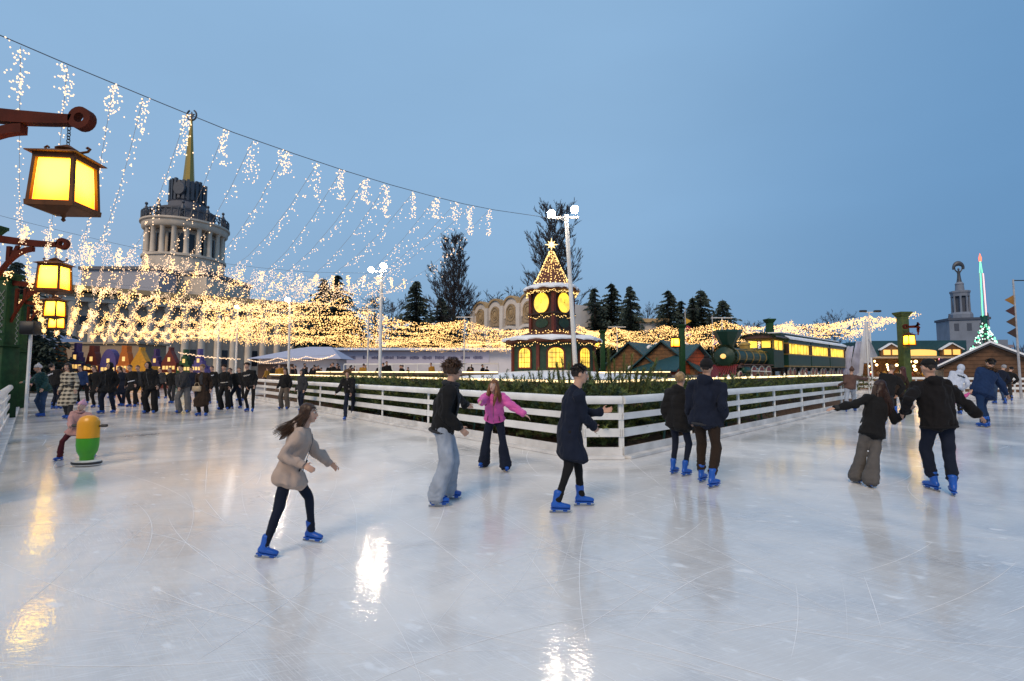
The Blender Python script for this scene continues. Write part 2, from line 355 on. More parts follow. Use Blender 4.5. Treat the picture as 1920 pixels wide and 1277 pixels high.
NEED = [mat('fir_needles_a', (.06, .095, .022), .7, var=.4, scale=3), mat('fir_needles_b', (.12, .145, .03), .7, var=.4, scale=3), mat('fir_needles_c', (.02, .045, .022), .7, var=.3), mat('twig_bark', (.06, .04, .025), .8)]
def sprig(m, p, d, ln, n=9, nl=.07, wd=.012):
    p, d = V(p), V(d).normalized(); a, b_ = perp(d); m.m = 3
    q = p + d * ln; s_ = a * .004
    m.add([p - s_, p + s_, q], [(0, 1, 2)])
    k0 = random.choice((0, 0, 1, 1, 2)); m.m = k0
    for i in range(n):
        t = (i + .6) / n; c = p + d * ln * t
        for k in range(3):
            th = U(0, 2 * pi); o = a * cos(th) + b_ * sin(th); tip = c + (o * .8 + d * .7) * nl * U(.7, 1.2); s2 = d.cross(o) * wd * .5
            m.add([c - s2, c + s2, tip], [(0, 1, 2)])
def hedge(label, f, length, n):
    m = MB()
    for i in range(n):
        a = U(.2, length); b_ = U(.25, o_ - .1); z = .12 + 1.02 * R() ** .8
        d = V((U(-1, 1), U(-1, 1), U(-.1, 1.2))) - (FV if f == 0 else FU) * .6
        p = isl(a, b_, z) if f == 0 else isl(b_, a, z)
        sprig(m, p, d, U(.22, .55), 13, .095, .020)
    return m.build('fir_hedge', NEED, smooth=False, label=label, kind='stuff')
hedge('dense cut fir greenery packed behind the left run of barrier', 0, 14, 3300)
hedge('dense cut fir greenery packed behind the right run of barrier', 1, 9, 1500)
m = MB()
for i in range(1500): sprig(m, isl(U(9, 20), U(.3, 1.3), U(.15, 1.15)), (U(-1, 1), U(-1, 1), U(0, 1)), U(.2, .4), 8, .08, .022)
for i in range(900): sprig(m, isl(U(.3, 1.3), U(14, 27) if R() < .3 else U(9, 18), U(.5, 1.15)), (U(-1, 1), U(-1, 1), U(0, 1)), U(.2, .4), 8, .08, .022)
m.build('fir_hedge', NEED, smooth=False, label='far part of the fir greenery along both barriers', kind='stuff')
def pine_shrub(p, n, hh, spread, label):
    root = empty('pine_shrub', p, 0, label, 'shrub', 'pine shrubs rising behind the barrier'); m = MB(); st = MB()
    for i in range(n):
        b0 = V((U(-1, 1) * spread * .5, U(-.2, .2), 0)); d = V((b0.x * U(.3, 1.0) + U(-.1, .1), U(-.15, .15), 1)).normalized(); ln = hh * U(.55, 1)
        st.tube([b0, b0 + d * ln * .9], [.014, .006], 4)
        for k in range(int(ln / .035)):
            c = b0 + d * (ln * .2 + k * .028)
            if (c - b0).length > ln: break
            m.m = random.choice((0, 1, 1))
            for q in range(7):
                th = U(0, 2 * pi); o = V((cos(th), sin(th), 0)); tip = c + (o * .55 + d * 1.0) * .10 * U(.8, 1.2); s2 = V((-sin(th), cos(th), 0)) * .006
                m.add([c - s2, c + s2, tip], [(0, 1, 2)])
    m.build('needles', NEED, root, smooth=False); st.build('stem', NEED[3], root)
pine_shrub(isl(.5, 1.15, .85), 18, 1.25, .95, 'broad upright pine shrub behind the corner panel, biggest of the pine shrubs')
pine_shrub(isl(1.25, .5, .85), 11, 1.0, .5, 'slim pine shrub just left of the centre floodlight mast')
pine_shrub(isl(2.4, 1.0, .95), 7, .7, .4, 'small pine shrub below the left windows of the clock tower')
pine_shrub(isl(.8, 2.4, .9), 10, .85, .6, 'short pine shrub right beside the broad one at the barrier')
# teal trestles behind the barrier
TEAL = mat('teal_timber', (.03, .10, .085), .6)
for i, (f, a) in enumerate(((0, 6.8), (0, 3.9), (1, 2.9), (1, 5.7), (1, 8.3))):
    p = isl(a, .28) if f == 0 else isl(.28, a); d = FU if f == 0 else FV
    m = MB()
    for s in (-1, 1): m.beam(d * s * .28, d * s * .03 + V((0, 0, .95)), .05, .04)
    m.beam(d * -.16 + V((0, 0, .4)), d * .16 + V((0, 0, .4)), .04, .04)
    m.build('trestle', TEAL, loc=p, label=('teal wooden trestle behind the left barrier, nearer the tall mast', 'teal wooden trestle behind the left barrier, nearer the corner', 'teal wooden trestle behind the right barrier next to the corner', 'teal wooden trestle behind the right barrier below the engine', 'teal wooden trestle behind the right barrier below the carriages')[i], cat='trestle', group='trestles in the planting')

# ================================================================== floodlight masts
FLOOD = glow('flood_lamp', (1, .82, .62), 230)
def mast(label, base, top, heads, r=.055, lit=True, cross=True, st=None):
    base, top = V(base), V(top); root = empty('floodlight_mast', base, 0, label, 'floodlight mast', 'white floodlight masts')
    m = MB(); m.tube([V(), top - base], [r, r * .8], 12); m.tube([V(), V((0, 0, .04))], [.16, .16], 12); m.build('pole', WHITE, root)
    T = top - base
    if cross and heads:
        xs = [h[0] for h in heads]; MB().beam(T + V((min(xs) - .1, 0, -.06)), T + V((max(xs) + .1, 0, -.06)), .05, .05).build('crossarm', WHITE, root)
    for hx, hz, rr in heads:
        c = T + V((hx, -.05, hz)); d = V((hx * .3, -.62, -.55)).normalized(); a, b_ = perp(d)
        hm = MB(); n = 16
        hm.tube([c - d * .13, c - d * .12, c - d * .03, c], [rr * .5, rr * .7, rr * 1.05, rr * 1.08], n); hd = hm.build('lamp_head', WHITE if lit else DARK, root)
        lm = MB(); lm.tube([c + d * .003, c + d * .03], [rr, rr * .9], n); lm.build('lamp_glass', (st or FLOOD) if lit else DARK, hd)
    return root
mast('tall leaning white floodlight mast behind the rink corner, nearest of the masts', (1.60, 11.1, 0), (1.31, 11.0, 5.33), [(-.36, .02, .085), (.2, .12, .09)], .06)
mast('white floodlight mast rising from the left barrier behind the curly haired boy', (-4.83, 17, 0), (-4.83, 17, 5.3), [(-.38, 0, .10), (.08, .14, .12)], .065)
mast('white floodlight mast third from the corner along the left barrier', (-12.0, 25, 0), (-12.05, 25, 5.35), [(-.1, .05, .14)], .07)
mast('thin white mast with a small lit lamp, left of the third floodlight mast', (-16.4, 27.6, 0), (-16.4, 27.6, 5.35), [(-.05, 0, .13)], .06, st=glow('flood_lamp_dim', (1, .95, .9), 25))
mast('thin bare white mast, leftmost among the floodlight masts', (-18.7, 29.5, 0), (-18.7, 29.5, 5.2), [], .06)
def tmast(label, x, y, z, aw=.75, heads=False):
    root = empty('t_mast', (x, y, 0), 0, label, 'mast', 'white masts with a crossbar'); MB().tube([V(), (0, 0, z)], [.05, .04], 8).build('pole', WHITE, root)
    MB().beam((-aw, 0, z + .02), (aw, 0, z + .02), .07, .06).build('crossbar', WHITE, root)
    if heads:
        for s in (-1, 1): MB().box((s * .48, -.1, z + .08), (.42, .22, .13), bev=.03).build('lamp_head', DARK, root)
tmast('white mast with a crossbar left of the bare poplar', -8.7, 28, 5.25, .6)
tmast('white mast with a crossbar under the bare poplar', -3.4, 33, 5.35, .6)
tmast('white mast with a crossbar in front of the spruces right of the clock tower', 8.85, 39, 5.2, .75)
tmast('white mast with a crossbar behind the engine chimney', 15.0, 33, 5.3, .75)
tmast('white mast with two dark unlit lamp heads beside the white sails', 24.0, 31, 5.45, .25, True)

# ================================================================== lanterns on red brackets, green columns
RED = mat('bracket_red', (.085, .014, .006), .7, var=.25, spec=.15); COPPER = mat('lantern_copper', (.13, .045, .012), .6, var=.3, spec=.25)
GREEN = mat('column_green', (.012, .050, .018), .65, var=.3, spec=.2); OLIVE = mat('olive_column', (.06, .085, .015), .6, var=.25); CHAIN = DARK
GL = D.materials.new('lantern_glass'); GL.use_nodes = True; g_ = GL.node_tree; gb = g_.nodes['Principled BSDF']; gb.inputs['Base Color'].default_value = (.5, .4, .1, 1); gb.inputs['Roughness'].default_value = .4
gt = g_.nodes.new('ShaderNodeTexCoord'); gmp = g_.nodes.new('ShaderNodeVectorMath'); gmp.operation = 'LENGTH'; gs = g_.nodes.new('ShaderNodeVectorMath'); gs.operation = 'SUBTRACT'; gs.inputs[1].default_value = (0, 0, .36)
g_.links.new(gt.outputs['Object'], gs.inputs[0]); g_.links.new(gs.outputs[0], gmp.inputs[0])   # a bulb's bright spot painted into the glass emission
gr = g_.nodes.new('ShaderNodeMapRange'); gr.interpolation_type = 'SMOOTHSTEP'; gr.inputs[1].default_value = .17; gr.inputs[2].default_value = .40; g_.links.new(gmp.outputs['Value'], gr.inputs[0])
gx = g_.nodes.new('ShaderNodeMix'); gx.data_type = 'RGBA'; gx.inputs[6].default_value = (8.5, 5.4, .20, 1); gx.inputs[7].default_value = (4.5, .85, .004, 1); g_.links.new(gr.outputs[0], gx.inputs[0])
g_.links.new(gx.outputs[2], gb.inputs['Emission Color']); gb.inputs['Emission Strength'].default_value = 1.0
def lantern(label, hook, k=1.0, rz=0, dw=.36, drop=.24, group='yellow lanterns along the left edge'):
    """hangs from hook; the glass box is .5 m tall"""
    H_ = .53; W0, W1 = .19, .215
    root = empty('lantern', V(hook) - V((0, 0, (drop + .16 + H_) * k)), rz, label, 'lantern', group); root.scale = (k, k, k); r2 = dw / .43
    def ring(w, z): return [(-w, -w * r2, z), (w, -w * r2, z), (w, w * r2, z), (-w, w * r2, z)]
    Q = [(3, 2, 1, 0), (4, 5, 6, 7), (0, 1, 5, 4), (1, 2, 6, 5), (2, 3, 7, 6), (3, 0, 4, 7)]
    MB().add(ring(W1 - .02, .0) + ring(W0 - .02, H_), Q).build('glass', GL, root, smooth=False)
    m = MB()
    for sx in (-1, 1):
        for sy in (-1, 1): m.beam((sx * W1, sy * W1 * r2, 0), (sx * W0, sy * W0 * r2, H_), .035, .035)
    m.add(ring(W1 + .025, -.045) + ring(W1 + .028, .012), Q); m.add(ring(.05, -.10) + ring(W1 + .02, -.047), Q)
    m.add(ring(W0 + .02, H_ - .035) + ring(W0 + .022, H_ + .02), Q)
    m.lathe([(.005, -.17), (.022, -.15), (.012, -.125), (.03, -.10)], 10); m.build('frame', COPPER, root, smooth=False)
    m = MB(); m.add(ring(W0 + .075, H_ + .022) + ring(W0 + .07, H_ + .034), Q); m.add(ring(W0 + .06, H_ + .036) + ring(.07, H_ + .115), Q)
    m.lathe([(.10, H_ + .11), (.11, H_ + .125), (.07, H_ + .15), (.04, H_ + .17), (.015, H_ + .185)], 14)
    for s in (-1, 1): m.tube([(s * .08, 0, H_ + .10), (s * .14, 0, H_ + .10), (s * .21, 0, H_ + .115), (s * .235, 0, H_ + .15), (s * .21, 0, H_ + .165), (s * .195, 0, H_ + .15)], .013, 6)
    m.build('roof', COPPER, root, smooth=False)
    m = MB(); zz = H_ + .18
    for i in range(6):
        a = .018; pts = [(a * cos(t) if i % 2 else 0, 0 if i % 2 else a * cos(t), zz + .02 + i * .035 + .024 * sin(t)) for t in [2 * pi * q / 8 for q in range(9)]]; m.tube(pts, .005, 4, False)
    m.build('chain', CHAIN, root); return root
def column(label, x, y, hgt, w=.34, mt=None, ped=2.35, group='green columns', lattice=True):
    mt = mt or GREEN; root = empty('light_column', (x, y, 0), 0, label, 'column', group)
    m = MB(); m.box((0, 0, hgt / 2), (w, w, hgt), bev=.02); m.build('shaft', mt, root)
    m = MB(); m.lathe([(w * .75, hgt), (w * 1.05, hgt + .14), (w * 1.12, hgt + .15), (w * 1.12, hgt + .22)], 4, rot=pi / 4); m.build('capital', mt, root, smooth=False)
    if ped:
        m = MB(); m.box((0, 0, ped / 2), (w * 1.55, w * 1.55, ped), bev=.02); m.box((0, 0, ped + .03), (w * 1.8, w * 1.8, .06)); m.build('pedestal', mt, root)
        if lattice:
            m = MB()
            for i in range(7):
                for s in (-1, 1): z0 = ped + .2 + i * .22; m.beam((s * w * .3, -w * .5 - .012, z0), (-s * w * .3, -w * .5 - .012, z0 + .3), .012, .012)
            m.build('lattice', mat('lattice_lath', (.25, .27, .25), .6), root)
    return root
def bracket(label, hook, length, z_drop=1.0, dirx=-1, group='red lantern brackets'):
    """flat red timber bracket: hook end at x=0, column end at x = dirx*length"""
    root = empty('lantern_bracket', hook, 0, label, 'bracket', group); t = .09
    def pl(poly): return [(dirx * a * -1, b_) for a, b_ in poly]
    m = MB(); T_ = V((0, t, 0)); X = V((-dirx, 0, 0)); Z = V((0, 0, 1)); O = V((0, -t / 2, 0))
    # bar tapering to the scroll
    m.prism([(.02, .02), (-.2, .02), (-.55, .03), (-length, .14), (-length, .30), (-.55, .17), (-.1, .13), (.06, .12)], O, X, Z, T_)
    n = 18; c = (.14, .085); ro_, ri = .125, .055
    for i in range(n):
        a0, a1 = 2 * pi * i / n - 2.6, 2 * pi * (i + 1) / n - 2.6
        m.prism([(c[0] + ro_ * cos(a0), c[1] + ro_ * sin(a0)), (c[0] + ro_ * cos(a1), c[1] + ro_ * sin(a1)), (c[0] + ri * cos(a1), c[1] + ri * sin(a1)), (c[0] + ri * cos(a0), c[1] + ri * sin(a0))], O, X, Z, T_)
    m.build('bar', RED, root, smooth=False)
    m = MB(); O2 = V((0, -t / 2 + .004, 0)); T2 = V((0, t - .008, 0)); pts = []
    for i in range(13):
        a = i / 12; pts.append((-.5 - (length - .5) * a, .02 - z_drop * a ** 2.1))
    for i in range(12):
        (x0, z0), (x1, z1) = pts[i], pts[i + 1]; m.prism([(x0, z0), (x1, z1), (x1, z1 - .10), (x0, z0 - .10)], O2, X, Z, T2)
    for f_ in (.55, .85):
        xx = -.5 - (length - .5) * f_; m.prism([(xx - .04, .03), (xx + .04, .03), (xx + .04, -z_drop * f_ ** 2.1), (xx - .04, -z_drop * f_ ** 2.1)], O2 + V((0, .01, 0)), X, Z, T2 - V((0, .02, 0)))
    x0 = -.5 - (length - .5) * .3; x1 = -.5 - (length - .5) * .55; m.prism([(x0, .05), (x0 - .09, .05), (x1, -z_drop * .28), (x1 + .09, -z_drop * .28)], O2 + V((0, .02, 0)), X, Z, T2 - V((0, .04, 0)))
    m.build('brace', RED, root, smooth=False); return root
LAN = [(123, 345, 5.0, .98, .10, 'nearest and largest yellow lantern hanging top left from the red bracket'), (102, 521, 10.0, 1.0, .16, 'second yellow lantern from the front on the left edge'), (103, 579, 15.0, .95, -.02, 'third yellow lantern along the left edge, just above the last one'), (106, 604, 19.7, .95, -.1, 'last and lowest yellow lantern along the left edge')]
for i, (px, py, y, k, rz, lb) in enumerate(LAN):
    c = at(px, py, y); hook = c + V((0, 0, (.53 / 2 + .16 + .24) * k))
    lantern(lb, hook, k, rz, group='yellow lanterns along the left edge')
    bl = (1.75, 1.45, 1.4, 1.35)[i]
    bracket(('thick red bracket with a scroll end holding the nearest lantern', 'red arched bracket holding the second lantern', 'red arched bracket holding the third lantern', 'red arched bracket holding the last lantern')[i], hook, bl)
    column(('green column out at the left holding the nearest bracket', 'green column with lattice at the left picture edge', 'green latticed column of the third lantern', 'slim green latticed column of the last lantern')[i], hook.x - bl - .17, hook.y, hook.z + .3)
# columns beyond the island and to the right
column('olive green column with a lantern right of the white sails', 19.45, 23, 4.25, .36, OLIVE, 0, 'green columns', False)
hk = V((19.3, 22.5, 3.62)); lantern('lone yellow lantern on the olive column at the right', hk, .86, .1, group='lanterns beyond the island'); bracket('short red bracket on the olive column at the right', hk, .45, .25, 1)
for px, y, z, lb in ((1445, 27, 4.35, 'green chimney shaped column top rising above the carriages'), (1279, 30, 4.3, 'green column with a flared top left of the pennant poles'), (1130, 33, 4.2, 'green column with a flared top right beside the clock tower')):
    column(lb, (px - CX) / F * y, y, z, .32, GREEN, 0, 'green columns', False)
for px, y, py, lb in ((1116, 30, 645, 'yellow lantern glowing just right of the clock tower eaves'), (1266, 30, 643, 'yellow lantern glowing above the chalets')):
    lantern(lb, at(px, py, y) + V((0, 0, .7)), 1.0, .2, group='lanterns beyond the island')
# loudspeaker on a white pole
r_ = empty('loudspeaker_pole', (-15.6, 15.0, 0), 0, 'black loudspeaker box on a thin white pole by the left barrier', 'loudspeaker'); MB().tube([V(), (0, 0, 2.75)], .045, 8).build('pole', WHITE, r_)
MB().box((.03, -.05, 2.95), (.42, .34, .42), .2, .03).build('speaker_box', mat('black_plastic', (.012, .012, .013), .5), r_)
# ================================================================== string lights
def bulbs(name, pts, r, mt, parent=None, kind='stuff'):
    n = len(pts); P = np.array([tuple(p) for p in pts], dtype=np.float32).reshape(n, 3)
    rr = (np.full((n, 1, 1), r) if np.isscalar(r) else np.array(r).reshape(n, 1, 1)) * np.random.uniform(.75, 1.2, (n, 1, 1))
    o = np.array([(1, 0, 0), (0, 1, 0), (-1, 0, 0), (0, -1, 0), (0, 0, 1.15), (0, 0, -1.15)], dtype=np.float32)
    vs = (P[:, None, :] + o[None] * rr).reshape(-1, 3)
    f = np.array([(0, 1, 4), (1, 2, 4), (2, 3, 4), (3, 0, 4), (1, 0, 5), (2, 1, 5), (3, 2, 5), (0, 3, 5)], dtype=np.int32)
    fs = (f[None] + (np.arange(n, dtype=np.int32) * 6)[:, None, None]).reshape(-1)
    me = D.meshes.new(name); me.vertices.add(n * 6); me.vertices.foreach_set('co', vs.ravel()); nf = n * 8
    me.loops.add(nf * 3); me.loops.foreach_set('vertex_index', fs); me.polygons.add(nf)
    me.polygons.foreach_set('loop_start', np.arange(0, nf * 3, 3, dtype=np.int32)); me.polygons.foreach_set('loop_total', np.full(nf, 3, dtype=np.int32))
    me.polygons.foreach_set('use_smooth', np.ones(nf, dtype=bool)); me.materials.append(mt); me.update(); me.validate()
    o_ = link(name, me, parent)
    if kind: o_['kind'] = kind
    return o_
def string_light(label, group, anchors, sag, dens, r, mt, clump=40, jit=.05, dropp=.25, dropl=.45, name='string_light'):
    """a light string hung through anchor points; little icicles of bulbs hang off it"""
    wire = MB(); pts = []; o = V(anchors[0])
    for bi in range(len(anchors) - 1):
        A, B = V(anchors[bi]), V(anchors[bi + 1]); L = (B - A).length; sg = (sag[min(bi, len(sag) - 1)] if isinstance(sag, (list, tuple)) else sag) * U(.82, 1.18)
        dn = dens[min(bi, len(dens) - 1)] if isinstance(dens, (list, tuple)) else dens
        def P(t): return A.lerp(B, t) - V((0, 0, 4 * sg * t * (1 - t)))
        wire.tube([P(i / 8) - o for i in range(9)],   .0025, 3, False)
        ph = U(0, 6)
        for i in range(int(L * dn)):
            t = R(); dens_m = .5 + .5 * sin(t * L * 2.1 + ph)          # bulbs gather in bunches
            if R() > .35 + .65 * dens_m: continue
            p = P(t); h = -abs(random.gauss(0, .10)) if R() > dropp else -U(0, dropl) * dens_m
            pts.append(p - o + V((random.gauss(0, jit), random.gauss(0, jit), h + random.gauss(0, .02))))
        cl = clump if bi == 0 else clump * .6
        ln = U(.3, .6); a_ = U(.02, .05)
        for i in range(int(cl * U(.5, 1.3))):
            pts.append(A - o + V((random.gauss(0, a_), random.gauss(0, a_), -ln * R())))
    w = wire.build(name, WIRE, None, o, smooth=False, label=label, cat='string light', group=group)
    bulbs('bulbs', pts, r, mt, w); return w
M0 = V((1.31, 11.0, 5.2))
cab_z = lambda wv: float(np.interp(wv, [0, 2.5, 3.3, 4.3, 5.2, 6.0, 6.9, 7.6, 8.3, 9.0, 10, 13], [5.2, 4.86, 4.79, 4.74, 4.72, 4.74, 4.76, 4.83, 4.91, 4.99, 5.14, 5.62]))
def lane(wv, s, dz=0): return M0 + LN * wv + LD * s + V((0, 0, cab_z(wv) - 5.2 + dz))
BAYS = [0, 8.6, 15.5, 22.5, 29.5, 36]
# suspension cables across the lane
for i, s in enumerate(BAYS):
    m = MB(); p0 = lane(0, s); m.tube([lane(w_, s) - p0 for w_ in np.linspace(0, 13 if i else 11.8, 16)], .0055 if i == 0 else .004, 5)
    if i == 0: m.tube([lane(11.8, 0) - p0, lane(11.8, 0) - p0 + V((-3, -2.9, .4))], .0055, 5)
    m.build('suspension_cable', CABLE, loc=p0, label='dark steel cable carrying the nearest row of lights to the corner mast' if i == 0 else 'thin steel cable hung across the left lane behind the nearest one', cat='cable', group='cables across the left lane')
MIDB = glow('warm_bulb_mid', (1, .56, .24), 2.2)
WS = [2.47, 2.98, 3.33, 3.82, 4.27, 4.78, 5.18, 5.6, 5.96, 6.42, 6.87, 7.19, 7.63, 8.03, 8.3, 8.68, 9.03]
for k, w_ in enumerate(WS):
    an = [lane(w_ + U(-.03, .03), BAYS[0], -.02), lane(w_ * 1.03, BAYS[1], -.05), lane(w_ * 1.03, BAYS[2], -.1)]
    a0 = V(an[0])
    string_light('icicle light string hanging from the nearest cable over the left lane', 'light strings over the left lane', an, [1.05, .65], [32, 42], .0098, BULB, 74, .022)
for k in range(24):
    w_ = -.8 + k * .56
    an = [lane(w_, BAYS[1], -.1), lane(w_, BAYS[2], -.25), lane(w_, BAYS[3], -.35), lane(w_, BAYS[4], -.45), lane(w_, BAYS[5], -.5)]
    string_light('golden light string of the dense canopy further down the left lane', 'light strings of the dense left canopy', an, .55, [26, 36, 46, 54], .0175, MIDB if k % 2 else GOLD, 34, .05)
# canopies over the far lanes: strings hung from the rows of crossbar masts
def canopy(label, group, mastline, out, widths, dens, r, peak, sag, hang=.35, mt=None):
    for k, wd in enumerate(widths):
        an = []
        for i, p in enumerate(mastline):
            p = V(p); fade = max(0, 1 - wd / 5.0); an.append(p + V(out) * wd + V((0, 0, peak * fade)))
        string_light(label, group, an, sag * (1.0 if wd < 4 else .6), dens, r, mt or GOLD, 10, .10, .35, hang)
Z_ = 4.15
T1, T2, T3, T4, T5 = V((-8.7, 28, Z_)), V((-3.4, 33, Z_)), V((8.85, 39, Z_)), V((15, 33, Z_)), V((24.0, 31, Z_ + .1))
P0 = T1 - FV * 8.5 - FU * .5
T25 = V((2.6, 37.2, Z_))
canopy('golden light string of the tented canopy left of the clock tower', 'light strings over the far left lane', [P0, T1, T2, T25, T3], (-.55, .83, 0), [0, .35, .8, 1.3, 1.9, 2.6, 3.4, 4.3, 5.3, 6.5, 8, 10, 12.5, 15], 48, .026, 1.05, .5, .5)
T35 = V((12, 36.5, Z_))
canopy('golden light string of the tented canopy right of the clock tower', 'light strings over the far right lane', [T25 + V((2.5, -1, 0)), T3, T35, T4, V((19.5, 32, Z_ - .1))], (.55, .83, 0), [0, .35, .8, 1.3, 1.9, 2.6, 3.5, 4.5, 5.8, 7.5], 48, .026, 1.0, .45, .5)
canopy('golden light string rising to the mast beside the white sails', 'light strings at the right end', [V((19.0, 32.3, Z_ - .35)), T5, V((27.0, 30.5, Z_ + .35))], (-.1, .99, 0), [0, .4, .9, 1.5, 2.2, 3, 4, 5], 56, .028, 1.0, .25, .6)

# ================================================================== clock tower
BROWN = mat('tower_dark_brown', (.045, .022, .012), .6, var=.3); TGREEN = mat('tower_green', (.018, .05, .028), .6, var=.25); TRED = mat('tower_red_trim', (.13, .022, .010), .55)
ROOFR = mat('tower_roof_brown', (.11, .03, .012), .6, var=.3, scale=9); NEEDLE = mat('garland_green', (.02, .04, .015), .8)
ct = empty('clock_tower', (1.9, 22, 1.30), 0, 'octagonal Christmas clock tower with two yellow dials, snowy eaves and a star', 'clock tower')
A8 = pi / 8
def arch(w_, h, n=10):
    p = [(-w_ / 2, 0), (w_ / 2, 0)]
    for i in range(n + 1): t = pi * i / n; p.append((w_ / 2 * cos(t), h - w_ * .32 + w_ * .32 * sin(t)))
    return p
RL = 2.0
m = MB(); m.lathe([(RL, 0), (RL, 1.5)], 8, rot=A8); m.build('ground_storey', TGREEN, ct, smooth=False)
for i in range(8):
    a = A8 + i * pi / 4; m = MB(); m.box((RL * cos(a), RL * sin(a), .75), (.14, .14, 1.5), a); m.build('corner_trim', TRED, ct, smooth=False)
for i in range(8):
    a = i * pi / 4; nrm = V((cos(a), sin(a), 0)); t_ = V((-sin(a), cos(a), 0)); ap = RL * cos(A8)
    fr = MB(); fr.prism(arch(.82, 1.0), nrm * (ap + .002) + V((0, 0, .34)), t_, (0, 0, 1), nrm * .05); fo = fr.build('window_frame', TRED, ct, smooth=False)
    p = MB(); p.prism(arch(.66, .86), nrm * (ap + .053) + V((0, 0, .41)), t_, (0, 0, 1), nrm * .01); p.build('window_pane', PANE, fo, smooth=False)
    g = MB(); q = nrm * (ap + .07) + V((0, 0, .41))
    for xx in (-.165, .165): g.beam(q + t_ * xx, q + t_ * xx + V((0, 0, .78)), .015, .015)
    g.beam(q, q + V((0, 0, .85)), .045, .02)
    for zz in (.22, .44, .64): g.beam(q - t_ * .31 + V((0, 0, zz)), q + t_ * .31 + V((0, 0, zz)), .012, .015)
    g.build('glazing_bars', BROWN, fo, smooth=False)
m = MB(); m.lathe([(RL + .12, 1.5), (RL + .36, 1.56), (RL + .36, 1.63), (1.08, 2.08), (1.0, 2.1)], 8, rot=A8); m.build('lower_roof', ROOFR, ct, smooth=False)
def snow_ring(r0, r1, z0, z1, n=72):
    m = MB(); P = [(r0 + .03, z0 - .03), (r0 + .05, z0 + .04), (r0 - .04, z0 + .11), (r0 * .86 + r1 * .14, z0 + .15), (r0 * .6 + r1 * .4, z0 * .62 + z1 * .38 + .08), (r1, z1)]
    vs = []
    for j, (r, z) in enumerate(P):
        for k in range(n):
            a = 2 * pi * k / n; q = a % (pi / 4) - pi / 8; oc = cos(pi / 8) / cos(q); dz = .05 * mnoise.noise(V((cos(a) * 5, sin(a) * 5, j * .7 + z0)))
            rr = r * oc * (1 + .015 * sin(9 * a)); vs.append((rr * cos(a), rr * sin(a), z + dz - (.05 * max(0, sin(a * 11 + 1)) if j < 2 else 0)))
    fs = [(i * n + k, i * n + (k + 1) % n, (i + 1) * n + (k + 1) % n, (i + 1) * n + k) for i in range(len(P) - 1) for k in range(n)]
    m.add(vs, fs); return m
snow_ring(RL + .36, RL - .35, 1.66, 1.86).build('eave_snow', SNOW, ct)
# upper shaft: square, one edge toward the rink
S = 1.00
m = MB(); m.lathe([(S, 2.05), (S, 3.95)], 4, rot=0); m.build('shaft', BROWN, ct, smooth=False)
m = MB(); m.lathe([(S + .05, 2.86), (S + .14, 2.9), (S + .14, 2.96), (S + .02, 2.98)], 4); m.build('ledge', BROWN, ct, smooth=False)
for i in range(4):
    a = i * pi / 2; m = MB(); m.box((S * cos(a) * .99, S * sin(a) * .99, 3.0), (.16, .16, 1.9), a + pi / 4); m.build('corner_post', TRED, ct, smooth=False)
for i in range(4):
    a = pi / 4 + i * pi / 2; nrm = V((cos(a), sin(a), 0)); t_ = V((-sin(a), cos(a), 0)); ap = S * cos(pi / 4)
    d_ = MB(); el = [(.45 * cos(2 * pi * k / 32), .47 * sin(2 * pi * k / 32)) for k in range(32)]; c_ = nrm * (ap + .002) + V((0, 0, 3.42))
    d_.prism([(x * 1.1, y * 1.1) for x, y in el], c_, t_, (0, 0, 1), nrm * .04); do = d_.build('dial_rim', TRED, ct, smooth=False)
    f_ = MB(); f_.prism(el, c_ + nrm * .04, t_, (0, 0, 1), nrm * .02); f_.build('dial', PANE, do, smooth=False)
    h_ = MB(); q = c_ + nrm * .07; h_.beam(q, q + V((0, 0, .16)) + t_ * .02, .012, .01); h_.beam(q, q + t_ * -.08, .012, .01); h_.sphere(q, .02, 8, 6); h_.build('hands', mat('clock_hands', (.25, .16, .02), .5), do)
    p_ = MB(); p_.prism([(.38 * cos(2 * pi * k / 24), .22 * sin(2 * pi * k / 24)) for k in range(24)], nrm * (ap + .004) + V((0, 0, 2.47)), t_, (0, 0, 1), nrm * .03); p_.build('oval_panel', TGREEN, ct, smooth=False)
prof = [(1.02, 3.93), (1.30, 3.98), (1.34, 4.05)]
m = MB(); m.lathe(prof + [(.95, 4.28), (.70, 4.65), (.46, 5.15), (.24, 5.65), (.04, 6.05)], 8, rot=A8); m.build('spire_roof', ROOFR, ct, smooth=False)
snow_ring(1.34, .86, 4.08, 4.34).build('eave_snow', SNOW, ct)
# star with eight points
stm = MB(); cs = V((0, 0, 6.32)); sp_ = []
for k in range(16):
    a = pi / 2 + 2 * pi * k / 16; r = (.34 if k % 4 == 0 else .25) if k % 2 == 0 else .105; sp_.append((r * cos(a), r * sin(a)))
vs = [cs + V((0, -.07, 0)), cs + V((0, .07, 0))] + [cs + V((x, 0, y)) for x, y in sp_]
stm.add(vs, [(0, 2 + k, 2 + (k + 1) % 16) for k in range(16)] + [(1, 2 + (k + 1) % 16, 2 + k) for k in range(16)]); stm.tube([(0, 0, 6.0), (0, 0, 6.3)], .02, 6)
stm.build('star', glow('star_light', (1, .68, .25), 2.4), ct, smooth=False)
